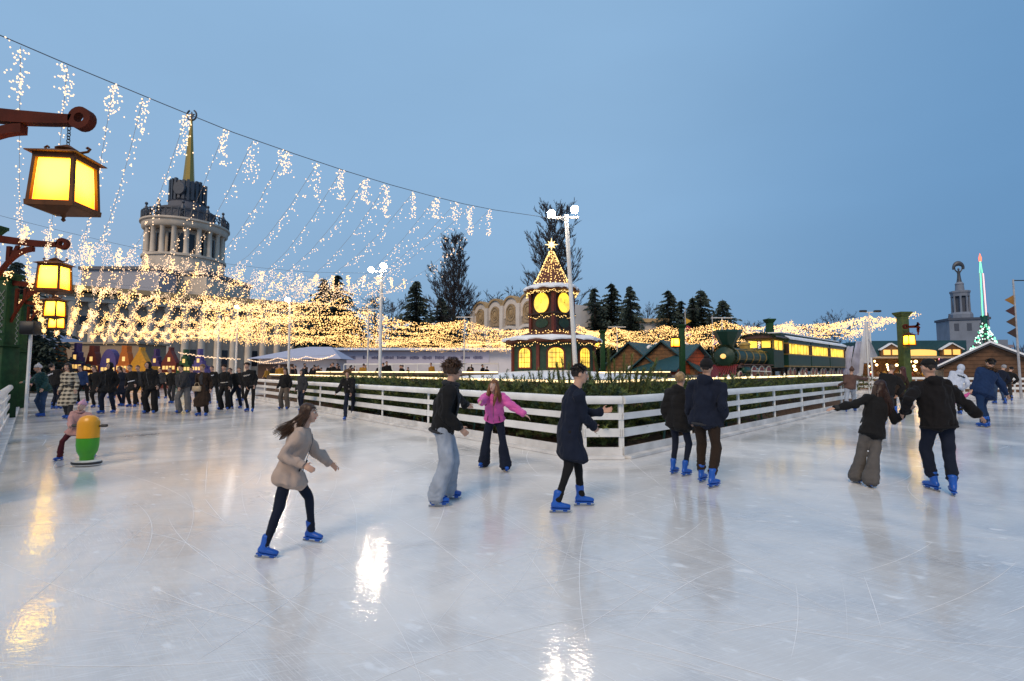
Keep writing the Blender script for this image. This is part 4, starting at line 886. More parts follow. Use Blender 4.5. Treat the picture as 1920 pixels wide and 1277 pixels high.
# white marquee with a banner
CAN = mat('white_canvas', (.60, .58, .62), .75, var=.06, scale=.8)
mq0, mq1 = at(560, 690, 56), at(962, 690, 52)
mq = empty('marquee', (mq0.x, 55, 0), 0, 'long white marquee wall with a printed banner behind the terrace', 'marquee'); ML = mq1.x - mq0.x
bx(mq, 'wall', CAN, ((ML / 2, 3, 1.95), (ML, 6, 3.9)))
m = MB(); m.prism([(-.5, 0), (6.5, 0), (3, .45)], (-.5, -.5, 3.91), (0, 1, 0), (0, 0, 1), (ML + 1, 0, 0)); m.build('roof', CAN, mq, smooth=False)
bx(mq, 'banner', mat('banner_lilac', (.52, .50, .62), .7, var=.03), ((ML * .52, -.06, 3.05), (ML * .74, .1, 1.4)))
m = MB(); INK = mat('banner_ink', (.10, .10, .20), .6)
for x in np.linspace(ML * .2, ML * .84, 12):
    if R() < .5:
        for q in range(7): m.box((x + q * .16 - .5, -.13, 3.05 + U(-.02, .02)), (.11, .02, U(.22, .4)))
    else: m.box((x, -.13, 3.1), (.16, .02, .38)); m.box((x + .12, -.13, 3.02), (.3, .02, .1))
m.build('lettering', INK, mq, smooth=False)
wt = at(560, 690, 47); wt = empty('white_tent', (wt.x, 47, 0), .1, 'white pitched tent with a sloping roof left of the marquee', 'tent')
bx(wt, 'wall', CAN, ((0, 2, 1.35), (7.4, 4, 2.7))); m = MB(); m.add([(-4.6, -1, 2.72), (4.4, -1, 2.72), (4.4, 5, 2.72), (-4.6, 5, 2.72), (.2, 2, 4.05), (2.6, 2, 4.05)], [(0, 1, 5, 4), (1, 2, 5), (2, 3, 4, 5), (3, 0, 4), (3, 2, 1, 0)]); m.build('roof', mat('tent_roof_lilac', (.42, .44, .56), .8, var=.06), wt, smooth=False)
m = MB(); bx(wt, 'open_front', mat('tent_inside_shade', (.09, .05, .035), .8), ((-2.2, -.03, 1.1), (3.4, .06, 2.2)))  # flat dark panel painted as the shade inside the tent
gp = [(-4.4 + 8.2 * t, -1.1, 2.62 - .3 * sin(pi * ((t * 3) % 1)) + .5 * t) for t in np.linspace(0, 1, 60)]; gp += [(-4.0 + 7.6 * t, -1.15, 2.5 - .35 * sin(pi * ((t * 2) % 1)) + .5 * t) for t in np.linspace(0, 1, 45)]
s_ = MB().tube([(-4.4, -1.1, 2.62), (3.8, -1.1, 3.1)], .01, 4).build('bulb_garland', WIRE, wt); bulbs('bulbs', gp, .055, BULB, s_)
g0_, g1_ = at(335, 660, 40), at(450, 672, 40)
m = MB(); m.tube([g0_ - g0_, (g1_ - g0_) * .5 - V((0, 0, .12)), g1_ - g0_], .012, 4); gw_ = m.build('festoon', WIRE, loc=g0_, label='festoon of round bulbs in front of the violet stalls', cat='festoon')
bulbs('bulbs', [(g1_ - g0_) * t - V((0, 0, .12 * sin(pi * t) + U(0, .12))) for t in np.linspace(0, 1, 55)], .05, BULB, gw_)
# railing of the terrace in front of the marquee
e0, e1 = at(645, 690, 44), at(945, 690, 40); tr_ = empty('terrace_railing', (e0.x, 44, 0), atan2(-4, e1.x - e0.x), 'white railing of the raised terrace in front of the marquee', 'railing'); tl = e1.x - e0.x
m = MB(); m.beam((0, 0, 2.15), (tl, 0, 2.15), .08, .12); m.build('handrail', WHITE, tr_, smooth=False)
for i in range(13): MB().beam((tl * i / 12, 0, .2), (tl * i / 12, 0, 2.09), .07, .07).build('post', WHITE, tr_, smooth=False)
bx(tr_, 'floor', WOOD, ((tl / 2, 2.2, .55), (tl + 3, 4, 1.1)))
# chalets
LOG = mat('chalet_planks', (.17, .085, .035), .7, var=.35, scale=4, bump=.2); TEALR = mat('teal_roof', (.012, .062, .08), .6, var=.15)
def chalet(label, px, y, w_, wallh, ridge, dep, rz, lit=True, front=LOG, roof=TEALR):
    p = at(px, 690, y); root = empty('chalet', (p.x, y, 0), rz, label, 'chalet', 'wooden market chalets')
    a = w_ / 2; m = MB(); m.prism([(-a, 0), (a, 0), (a, wallh), (0, ridge), (-a, wallh)], (0, 0, 0), (1, 0, 0), (0, 0, 1), (0, dep, 0)); m.build('walls', front, root, smooth=False)
    ov = .45; sl = (ridge - wallh) / a
    for s in (-1, 1):
        m = MB(); m.prism([(0, ridge + .03), (s * (a + ov), wallh - sl * ov + .03), (s * (a + ov), wallh - sl * ov + .15), (0, ridge + .16)], (0, -.35, 0), (1, 0, 0), (0, 0, 1), (0, dep + .7, 0)); m.build('roof', roof, root, smooth=False)
        m = MB(); m.prism([(0, ridge + .17), (s * (a + ov), wallh - sl * ov + .16), (s * (a + ov), wallh - sl * ov + .28), (0, ridge + .31)], (0, -.4 if not lit else dep + .1, 0), (1, 0, 0), (0, 0, 1), (0, .28, 0)); m.build('verge_snow', SNOW, root, smooth=False)
    for zz_ in np.arange(.3, ridge - .2, .28):
        wd = 2 * a if zz_ < wallh else 2 * a * (ridge - zz_) / (ridge - wallh)
        if zz_ > wallh * .82 or not lit: MB().box((0, -.008, zz_), (wd - .06, .016, .02)).build('plank_groove', mat('plank_shadow_gap', (.06, .03, .015), .9), root, smooth=False)
    if lit:
        m = MB(); m.box((0, -.02, wallh * .55), (w_ * .7, .05, wallh * .4)); m.build('counter_opening', mat('interior_shade', (.12, .05, .02), .8), root, smooth=False)  # solid panel coloured as the shade behind the counter
        m = MB(); m.sphere((w_ * .3, -.3, wallh * .86), .12, 8, 6); m.build('lamp', glow('chalet_lamp', (1, .75, .4), 2.5), root)
    return root
chalet('wooden chalet with a teal roof right behind the broad pine shrub', 1182, 38, 4.6, 1.9, 3.75, 4.5, -.75)
chalet('wooden chalet with a wide plank gable in the middle of the three', 1243, 36, 4.8, 1.8, 3.75, 4.5, -.7)
chalet('chalet with an orange red front and snowy verge beside the engine', 1306, 35, 4.2, 1.8, 3.4, 4.5, .5, True, mat('red_front', (.35, .06, .015), .6))
chalet('large plain brown plank gable with a snowy roof edge at the far right', 1860, 32, 4.9, 1.85, 3.30, 6, -.80, False, mat('brown_planks', (.11, .055, .028), .75, var=.3, scale=3), mat('dark_roof', (.05, .055, .07), .7))
# long food kiosk at the right
kp = at(1712, 690, 38); ki = empty('food_kiosk', (kp.x, 38, 0), -.1, 'long food kiosk with glowing yellow gables and a dark teal roof', 'kiosk')
bx(ki, 'back_wall', LOG, ((0, 2.2, 1.3), (7.0, .3, 2.6))); bx(ki, 'counter', LOG, ((0, 0, .55), (7.0, .5, 1.1))); bx(ki, 'roof', TEALR, ((0, 1.2, 3.35), (7.4, 3.4, 1.25))); bx(ki, 'beam', mat('pale_beam', (.5, .38, .25), .6), ((0, -.6, 2.62), (7.5, .14, .16)))
for x in (-3.4, -1.2, 1.2, 3.4): bx(ki, 'post', LOG, ((x, -.55, 1.3), (.12, .12, 2.55)))
KY = glow('kiosk_sign', (1, .50, .08), .9)
for x in (-2.1, 2.4):
    m = MB(); m.prism([(-.75, 0), (.75, 0), (.75, .5), (0, .95), (-.75, .5)], (x, -.75, 2.75), (1, 0, 0), (0, 0, 1), (0, .2, 0)); go = m.build('sign_gable', LOG, ki, smooth=False)
    for q in (-.33, .33): MB().box((x + q, -.78, 3.02), (.5, .05, .42)).build('lit_panel', KY, go, smooth=False)
    m = MB()
    for s in (-1, 1): m.beam((x, -.72, 3.75), (x + s * .86, -.72, 3.22), .3, .08)
    m.build('gable_snow', SNOW, go, smooth=False)
m = MB(); m.prism([(-1.2, 0), (1.2, 0)] + [(1.2 * cos(pi * k / 10), .35 + .15 * sin(pi * k / 10)) for k in range(11)], (.1, -.72, 2.75), (1, 0, 0), (0, 0, 1), (0, .1, 0)); m.build('lit_sign', KY, ki, smooth=False)
kl = glow('kiosk_bulb', (1, .62, .25), 9)
for i in range(22):
    m = MB(); m.sphere((-3.3 + i * .31, U(-.5, .8), U(1.35, 2.4)), U(.07, .13), 8, 6); m.build('lamp', kl, ki)
for i in range(14):
    m = MB(); m.lathe([(.14, 0), (.17, .2), (.1, .34), (.03, .4)], 8, (-3.2 + i * .5, 0, 1.1)); m.build('goods', mat(('goods_red', 'goods_brown', 'goods_gold')[i % 3], ((.3, .03, .02), (.12, .06, .02), (.4, .22, .03))[i % 3], .4), ki)
# fairground stand
fp = at(1800, 690, 60); fs_ = empty('fairground_stand', (fp.x, 60, 0), 0, 'dark fairground stand with pink and white lit signs behind the brown gable', 'stand')
bx(fs_, 'booth', mat('booth_dark', (.025, .02, .04), .7), ((0, 2, 1.9), (9.5, 4, 3.8)))
for x, z, c, s in ((-3.2, 3.2, (1, .25, .4), .55), (-2.3, 3.6, (1, .6, .7), .5), (-.9, 3.4, (.8, .85, 1), .35), (1.0, 3.4, (.9, .9, 1), .35), (2.2, 2.9, (1, .25, .35), .4), (4.2, 3.0, (1, .5, .2), .45), (-4.4, 2.4, (1, .8, .2), .5)):
    m = MB(); m.lathe([(s * .55, -.05), (s, -.06), (s, .0), (s * .55, .0)], 14, (x, -.05, z), axis='y', cap=False); m.build('lit_ring', glow('fair_%d' % int(c[1] * 100 + c[2] * 10), c, 1.6, False), fs_)
    MB().sphere((x, -.06, z), (s * .35, .05, s * .35), 10, 6).build('lit_button', glow('fair_%d' % int(c[1] * 100 + c[2] * 10), c, 1.6, False), fs_)
# low cafe counter between kiosk and chalet
lc = at(1786, 692, 36); r_ = empty('low_hut', (lc.x, 36, 0), 0, 'low hut with a lit yellow fascia beside the white hooded skater', 'hut'); bx(r_, 'front', mat('hut_panels', (.22, .20, .17), .8), ((0, 0, .8), (2.0, 1.4, 1.6))); bx(r_, 'fascia', glow('fascia', (1, .6, .2), .6, False), ((0, -.72, 1.75), (2.1, .06, .2)))

# ================================================================== rides, poles, sails
sw = at(1851, 690, 95); sr = empty('swing_tower', (sw.x, 95, 0), .3, 'tall fairground tower of two lattice columns lit green and pink', 'ride tower'); sr.scale = (.68, .68, 1)
def zs(py): return at(1851, py, 95).z
LG = glow('led_green', (.10, 1, .55), 1.1, False); LP = glow('led_pink', (1, .5, .6), 1.1, False); LWH = glow('led_white', (.75, 1, .9), 1.3, False); LRD = glow('led_red', (1, .12, .08), 1.2, False)
for s, mt in ((-1, LG), (1, LP)):
    m = MB(); m.tube([(s * .85, 0, zs(592)), (s * .62, 0, zs(512))], .16, 6); m.build('column', STEEL, sr)
    n = 46; e = MB()
    for i in range(n):
        z = zs(592) + (zs(512) - zs(592)) * i / n; e.box((s * (.85 - .23 * i / n), -.2, z), (.42, .08, (.24 if s > 0 and i % 2 else .32)))
    e.build('light_band', mt, sr, smooth=False)
m = MB(); 
for s in (-1, 1): m.tube([(s * .62, 0, zs(512)), (0, 0, zs(488))], .14, 6)
m.build('peak', LG, sr); m = MB(); m.lathe([(.35, zs(490)), (.4, zs(484)), (.05, zs(475))], 8); m.build('tip', LRD, sr)
m = MB(); m.lathe([(.4, 0), (.6, zs(640)), (.8, zs(625)), (.7, zs(600)), (.9, zs(592))], 10); m.build('lower_mast', mat('ride_dark_green', (.01, .09, .07), .5), sr)
bs = [MB(), MB(), MB()]
for i in range(260):
    t = R(); z = zs(655) + (zs(595) - zs(650)) * t; r = .6 + 4.6 * (1 - t) ** 1.4; a = U(0, 2 * pi); bs[i % 3].sphere((r * cos(a) * U(.6, 1), r * sin(a) * .6, z), U(.12, .24), 6, 4)
for b0, mt, nm in zip(bs, (LG, LWH, mat('ride_ball', (.10, .03, .04), .4)), ('green_bulbs', 'white_bulbs', 'balls')): o = b0.build(nm, mt, sr); o['kind'] = 'stuff'
m = MB()
for i in range(14): a = 2 * pi * i / 14; m.tube([(.6, 0, zs(622)), (4.4 * cos(a), 3 * sin(a), zs(664))], .05, 4)
m.build('sweep_arms', mat('ride_arm', (.12, .03, .04), .5), sr)
# pennant poles
def pennant(label, px, y, top, arm=1.2, flip=1, cols=((.6, .35, .03), (.3, .02, .05), (.05, .08, .4), (.6, .2, .02))):
    p = at(px, 690, y); zt_ = at(px, top, y).z; root = empty('pennant_pole', (p.x, y, 0), 0, label, 'flagpole', 'pennant poles'); MB().tube([V(), (0, 0, zt_)], [.06, .04], 8).build('pole', mat('pole_grey', (.35, .35, .37), .5), root)
    MB().beam((0, 0, zt_ - .06), (arm * flip, 0, zt_ - .06), .05, .05).build('arm', DARK, root)
    z = zt_ - .9; i = 0
    while z > 3.6: m = MB(); m.prism([(0, 0), (0, -.55), (.5 * flip, -.27)], (.06 * flip, -.02, z), (1, 0, 0), (0, 0, 1), (0, .03, 0)); m.build('pennant', mat('pennant_%d_%d' % (px, i % 4), cols[i % 4], .7), root, smooth=False); z -= .62; i += 1
pennant('pole with coloured pennants before the spruces, left of its twin', 1287, 42, 578)
pennant('pole with coloured pennants just left of the crossbar mast by the engine', 1338, 42, 592, .3)
pennant('short pole with a single orange pennant behind the engine chimney', 1415, 48, 606, .2)
pennant('thin pole with small dark pennants at the right picture edge', 1911, 26, 524, -.8, -1, ((.28, .13, .02), (.06, .02, .015), (.07, .035, .015), (.04, .02, .015)))
# white sails sculpture
sp0 = at(1628, 690, 28); sa = empty('white_sails', (sp0.x, 28, 0), 0, 'tall white pleated fabric sails gathered round a thin mast', 'sail sculpture'); SAIL = mat('sail_white', (.70, .72, .78), .6, var=.05); SAIL2 = mat('sail_iridescent', (.45, .47, .60), .35, var=.35, scale=1.5)
MB().tube([V(), (0, 0, 4.6)], .04, 8).build('pole', WHITE, sa)
for x0, z0, x1, z1, w0, w1, mt in ((.02, 4.4, -.12, 2.0, .18, .5, SAIL), (.1, 3.4, .42, 2.35, .05, .30, SAIL), (-.3, 2.3, -.55, 1.2, .12, .3, SAIL), (-.5, 3.3, -1.0, .3, .22, .55, SAIL2), (-1.0, 3.0, -1.75, .3, .3, .7, SAIL2), (-1.5, 2.4, -1.3, .2, .2, .5, SAIL2)):
    m = MB(); n = 15; vs = []
    for j in range(7):
        t = j / 6; cx = x0 + (x1 - x0) * t; cz = z0 + (z1 - z0) * t; wd = w0 + (w1 - w0) * t
        for k in range(n): s_ = k / (n - 1) - .5; vs.append((cx + wd * s_, .12 * sin(s_ * 22) * (.3 + t) + .1 * t, cz + .1 * abs(s_)))
    back = [(x, y + .02, z) for x, y, z in vs]
    fs = [(j * n + k, (j + 1) * n + k, (j + 1) * n + k + 1, j * n + k + 1) for j in range(6) for k in range(n - 1)]
    m.add(vs, fs); m.add(back, [f[::-1] for f in fs]); m.build('sail', mt, sa)

# ================================================================== trees
SPR = [mat('spruce_needles', (.028, .045, .036), .8, var=.4, scale=.8), mat('spruce_needles_light', (.05, .07, .055), .8, var=.4, scale=.8)]; BARK = mat('bark', (.06, .045, .035), .9); BARE = mat('bare_twigs', (.045, .04, .042), .9, var=.3)
def spruce_mesh(h, w_, seed):
    rnd = random.Random(seed); m = MB(); lv = int(h * 4.2)
    for i in range(lv):
        t = i / lv; z = h * (.06 + .93 * t); rr = w_ * (1 - t) ** .95 * rnd.uniform(.70, 1.15) + .06; nb = max(5, int(12 * (1 - t) + 5))
        for k in range(nb):
            a = rnd.uniform(0, 2 * pi); L = rr * rnd.uniform(.6, 1.1); d = V((cos(a), sin(a), 0)); p0 = V((0, 0, z)); ns = max(3, int(L / .42))
            for q in range(ns):
                u = (q + .4) / ns; c = p0 + d * L * u + V((0, 0, -.42 * L * u * u + .16 * L * u)); wd = (.5 * (1.05 - u * .7) + .12) * (.22 + .9 * (1 - t))
                for s in (-1, 1):
                    sd = V((-d.y, d.x, 0)) * s; tip = c + sd * wd * rnd.uniform(.6, 1.1) + d * .3 + V((0, 0, rnd.uniform(-.28, .02))); m.m = 1 if rnd.random() < .3 else 0
                    m.add([c - d * .16, c + d * .2 + V((0, 0, .05)), tip], [(0, 1, 2)])
                m.add([c - d * .2, c + V((0, 0, .16)) + d * .1, c + d * (.12 + .34 * (1 - t)) + V((0, 0, -.08))], [(0, 1, 2)])
    m.m = 0; m.add([(0, .12, h * .93), (0, -.12, h * .93), (0, 0, h * 1.01)], [(0, 1, 2)])
    return m
SPM = [spruce_mesh(11, 4.7, 1).mesh('spruce_crown', SPR, False), spruce_mesh(11, 4.0, 2).mesh('spruce_crown', SPR, False), spruce_mesh(11, 5.2, 5).mesh('spruce_crown', SPR, False)]
tkm = MB().tube([V(), (0, 0, 6), (0, 0, 10.6)], [.22, .14, .03], 8).mesh('spruce_trunk', BARK)
def spruce(label, px, top, y, wk=1.0, v=0):
    p = at(px, 690, y); h = at(px, top, y).z; root = empty('spruce_tree', (p.x, y, 0), U(0, 6), label, 'tree', 'dark spruces behind the market')
    root.scale = (h / 11 * wk, h / 11 * wk, h / 11); link('crown', SPM[v], root); link('trunk', tkm, root)
spruce('dark spruce nearest the right end of the columned pavilion', 602, 520, 84, 1.1, 2)
spruce('tall dark spruce with lights in front, second from the columned pavilion', 631, 513, 80, 1.25, 2)
spruce('spruce standing alone left of the first bare poplar', 779, 524, 78, 1.2, 0)
spruce('round dark conifer under the left side of the bare poplar', 826, 556, 74, 1.5, 2)
spruce('spruce beside the floodlight pole, left in the group of three', 1117, 538, 64, 1.25, 2)
spruce('tallest spruce in the middle of the group of three', 1148, 529, 66, 1.3, 0)
spruce('slim spruce at the right of the group of three', 1184, 534, 62, 1.15, 1)
spruce('broad spruce above the white lodge, left of the pennant poles', 1255, 542, 62, 1.3, 0)
spruce('dark low spruce tucked between the broad one and the twin tops', 1281, 562, 64, 1.4, 2)
spruce('left one of the two close spruce tops behind the pennant pole', 1302, 556, 62, 1.25, 1)
spruce('right and higher one of the two close spruce tops', 1317, 542, 63, 1.35, 0)
spruce('spruce behind the crossbar mast next to the engine chimney', 1358, 561, 60, 1.35, 2)
spruce('dark pine crown peeking out behind the green column at the left edge', 22, 488, 34, 1.2, 2)
def bare_mesh(h, seed, up=.8, spread=.25, nl=5, first=26, lf=.55, r0=.35, poplar=True):
    rnd = random.Random(seed); m = MB(); tr = MB()
    tr.tube([V(), (rnd.uniform(-.2, .2), 0, h * .4), (rnd.uniform(-.3, .3), 0, h * .75), (0, 0, h)], [r0, r0 * .65, r0 * .3, .03], 8)
    def rec(p, d, L, r, lev):
        bend = V((rnd.uniform(-1, 1), rnd.uniform(-1, 1), rnd.uniform(0, 1))) * .16; q = p + d * L * .5 + bend * L * .3; e = q + (d + bend + V((0, 0, up * .25))).normalized() * L * .5
        m.tube([p, q, e], [r, r * .75, r * .4], 4 if lev < 2 else 3, False)
        if lev >= nl - 1: return
        for i in range(rnd.choice((3, 4, 4))):
            t = rnd.uniform(.25, 1); s_ = p.lerp(q, t * 2) if t < .5 else q.lerp(e, t * 2 - 1)
            nd = (d + V((rnd.uniform(-1, 1), rnd.uniform(-1, 1), rnd.uniform(-.3, 1) * up)) * (.55 + spread)).normalized(); rec(s_, nd, L * lf * rnd.uniform(.7, 1.15), max(r * .55, .028), lev + 1)
    for i in range(first):
        t = (.08 if poplar else .2) + .86 * (i / first) * (1 if poplar else .85); a = i * 2.4; z = h * t
        if poplar: L = h * .30 * (1 - t * .66) * rnd.uniform(.7, 1.1); d = V((cos(a) * .42, sin(a) * .42, .9)).normalized()
        else: L = h * .34 * (1 - abs(t - .5) * .9) * rnd.uniform(.7, 1.1); d = V((cos(a) * .9, sin(a) * .9, rnd.uniform(.3, .9))).normalized()
        rec(V((0, 0, z)), d, L, r0 * .32 * (1 - t * .6), 1)
    mz = max(v[2] for v in m.v) / h; m.v = [(x / mz, y / mz, z / mz) for x, y, z in m.v]; tr.v = [(x / mz, y / mz, z / mz) for x, y, z in tr.v]
    return m.mesh('bare_crown', BARE, False), tr.mesh('bare_trunk', BARK)
POP = bare_mesh(24, 3, 1.0, .10, 6, 64, .56); ROUND = bare_mesh(12, 8, .5, .45, 5, 22, .58, .25, False)
def bare(label, px, top, y, M_, h0, wk=1.0, name='bare_tree'):
    p = at(px, 690, y); h = at(px, top, y).z; root = empty(name, (p.x, y, 0), U(0, 6), label, 'tree', 'bare winter trees'); k = h / h0; root.scale = (k * wk, k * wk, k); link('crown', M_[0], root); link('trunk', M_[1], root)
bare('tall bare poplar standing alone between the pavilions', 850, 432, 75, POP, 24, 1.15, 'poplar_tree')
bare('tallest bare poplar rising right behind the clock tower', 1040, 372, 72, POP, 24, 1.15, 'poplar_tree')
bare('bare bush crowned tree between spruces under the lights', 735, 548, 88, ROUND, 12, 1.3)
bare('bare tree in the gap left of the lone spruce', 700, 560, 90, ROUND, 12, 1.3)
bare('small bare tree above the white lodge roof', 1216, 565, 88, ROUND, 12, .9)
bare('bare round tree above the carriages, taller one', 1568, 581, 90, ROUND, 12, 1.0)
bare('low bare tree above the carriages, left of the taller', 1532, 598, 95, ROUND, 12, 1.3)
bare('dark low tree top behind the engine chimney', 1412, 598, 80, ROUND, 12, 1.6)
bare('shrubby tree top showing over the arched gables', 936, 540, 95, ROUND, 12, 1.3)
# far wood on the right, haze painted into its bluish colour
m = MB(); rnd = random.Random(4)
for i in range(2600):
    x = at(1700, 690, 240).x + rnd.uniform(-75, 95); y = 240 + rnd.uniform(-8, 8); h = 14 + 4 * mnoise.noise(V((x * .05, 0, 0))) + rnd.uniform(-3, 3); b0 = V((x, y, h * rnd.uniform(.2, .75)))
    e = b0 + V((rnd.uniform(-1.5, 1.5), 0, rnd.uniform(2, 4.5))); m.add([b0 - V((.5, 0, 0)), b0 + V((.5, 0, 0)), e], [(0, 1, 2)])
m.build('far_wood', mat('far_wood', (.06, .08, .12), .95), smooth=False, label='haze tinted bluish wood low on the horizon at the right', kind='stuff')
m = MB()
for i in range(1500):
    x = at(330, 690, 150).x + rnd.uniform(-110, 160); y = 165 + rnd.uniform(-8, 8); h = 13 + 5 * mnoise.noise(V((x * .05, 2, 0))) + rnd.uniform(-3, 3); b0 = V((x, y, h * rnd.uniform(.0, .75)))
    e = b0 + V((rnd.uniform(-1.5, 1.5), 0, rnd.uniform(2, 4.5))); m.add([b0 - V((.7, 0, 0)), b0 + V((.7, 0, 0)), e], [(0, 1, 2)])
m.build('far_wood', mat('far_wood_b', (.03, .035, .045), .95), smooth=False, label='dark wood low behind the market stalls', kind='stuff')
# ================================================================== people
TMP = D.scenes.new('build_bench'); TVL = TMP.view_layers[0]
def remesh(mb, voxel, smooth=4, fold=0.0, ff=9.0, quilt=0.0, seed=0.0, qz=.085, bunch=0.0):
    me = D.meshes.new('t'); me.from_pydata(mb.v, [], mb.f); o = D.objects.new('t', me); TMP.collection.objects.link(o)
    r = o.modifiers.new('r', 'REMESH'); r.mode = 'VOXEL'; r.voxel_size = voxel; r.adaptivity = 0
    s = o.modifiers.new('s', 'SMOOTH'); s.factor = .5; s.iterations = smooth
    TVL.update(); dg = TVL.depsgraph; m2 = D.meshes.new_from_object(o.evaluated_get(dg)); D.objects.remove(o); D.meshes.remove(me)
    if fold or quilt:
        n = len(m2.vertices); co = np.empty(n * 3, dtype=np.float32); m2.vertices.foreach_get('co', co); co = co.reshape(-1, 3); no = np.empty(n * 3, dtype=np.float32); m2.vertex_normals.foreach_get('vector', no); no = no.reshape(-1, 3)
        d = np.zeros(n)
        zt = co[:, 2].max() * .32
        for i in range(n):
            x, y, z = co[i]
            if bunch and z < zt: d[i] += bunch * sin(z * 95 + 5 * mnoise.noise(V((x * 14, y * 14, z * 9)))) * (1 - z / zt) ** .5
            d[i] += fold * (mnoise.noise(V((x * ff, y * ff, z * ff * .55 + seed))) + .6 * mnoise.noise(V((x * ff * 2.3 + 5, y * ff * 2.3, z * ff * 1.3 + seed)))) if fold else 0
            if quilt: d[i] += quilt * (abs(sin(pi * (z + .012 * sin(x * 14)) / qz)) ** .6 - .6)
        co += no * d[:, None]; m2.vertices.foreach_set('co', co.astype(np.float32).ravel())
    m2.polygons.foreach_set('use_smooth', [True] * len(m2.polygons)); m2.update(); return m2
def etube(m, rings, n=16):
    """rings: (centre, side vector, front vector); closed with rounded ends"""
    a, b_ = rings[0], rings[1]; c, d = rings[-1], rings[-2]
    e0 = (a[0] - (b_[0] - a[0]).normalized() * .3 * a[2].length, a[1] * .6, a[2] * .6); e1 = (c[0] - (d[0] - c[0]).normalized() * .3 * c[2].length, c[1] * .6, c[2] * .6)
    rs = [e0] + list(rings) + [e1]; vs = []
    for (p, s, f) in rs:
        for k in range(n): t = 2 * pi * k / n; vs.append(p + s * cos(t) + f * sin(t))
    fs = [(i * n + k, i * n + (k + 1) % n, (i + 1) * n + (k + 1) % n, (i + 1) * n + k) for i in range(len(rs) - 1) for k in range(n)]
    fs += [tuple(range(n - 1, -1, -1)), tuple(range((len(rs) - 1) * n, len(rs) * n))]; m.add(vs, fs)
def limb(m, pts, rs, n=12):
    pts = [V(p) for p in pts]; P = [pts[0] - (pts[1] - pts[0]).normalized() * rs[0] * .6] + pts + [pts[-1] + (pts[-1] - pts[-2]).normalized() * rs[-1] * .6]
    m.tube(P, [rs[0] * .6] + list(rs) + [rs[-1] * .6], n)
def ik(A, B, l1, l2, hint):
    A, B = V(A), V(B); d = B - A; L = d.length; mx = (l1 + l2) * .998
    if L > mx: s = L / mx; l1 *= s; l2 *= s
    x = (l1 * l1 - l2 * l2 + L * L) / (2 * L); h = sqrt(max(l1 * l1 - x * x, 1e-6)); u = d.normalized(); hn = V(hint) - u * V(hint).dot(u)
    if hn.length < 1e-5: hn = V((0, 0, 1)) - u * u.z
    return A + u * x + hn.normalized() * h
def sweep3(P, n):
    return [P[0].lerp(P[1], t / n) if False else None for t in range(n)]
def smooth_path(A, B, Cc, n=4):
    return [A, A.lerp(B, .5), A.lerp(B, .86), B, B.lerp(Cc, .14), B.lerp(Cc, .55), Cc]
SKIN = mat('skin', (.52, .30, .21), .5, var=.06, scale=20); SKINP = mat('skin_pale', (.56, .36, .28), .5, var=.06, scale=20)
EYEW = mat('eye_white', (.6, .58, .55), .3, var=0); EYED = mat('eye_dark', (.02, .015, .012), .3, var=0); LIPS = mat('lips', (.35, .10, .09), .4, var=.05)
BLUE = mat('skate_blue', (.008, .085, .42), .38, var=.12); BLADE = mat('skate_blade', (.35, .36, .38), .25, metal=.9); LACE = mat('skate_lace', (.4, .5, .65), .7)
def cloth(key, rgb, rough=.85, **k): return mat('cloth_' + key, rgb, rough, var=k.get('var', .16), scale=k.get('scale', 5), bump=k.get('bump', .25), bscale=k.get('bscale', 120), sheen=k.get('sheen', .03), spec=k.get('spec', .15))
BLACK = cloth('black', (.012, .012, .013)); NAVY = cloth('dark_navy', (.010, .014, .028)); CHAR = cloth('charcoal', (.035, .036, .04)); BROWNC = cloth('dark_brown', (.028, .018, .013)); JEAN = cloth('blue_jeans', (.035, .065, .13), var=.3); LJEAN = cloth('light_jeans', (.30, .34, .41), var=.25, scale=5)
HAIRM = lambda key, rgb: mat('hair_' + key, rgb, .45, var=.4, scale=30, spec=.4)
HB, HD, HA, HBL, HLB = HAIRM('brown', (.055, .026, .012)), HAIRM('dark', (.014, .009, .007)), HAIRM('auburn', (.16, .065, .022)), HAIRM('blond', (.30, .19, .09)), HAIRM('light_brown', (.17, .09, .035))
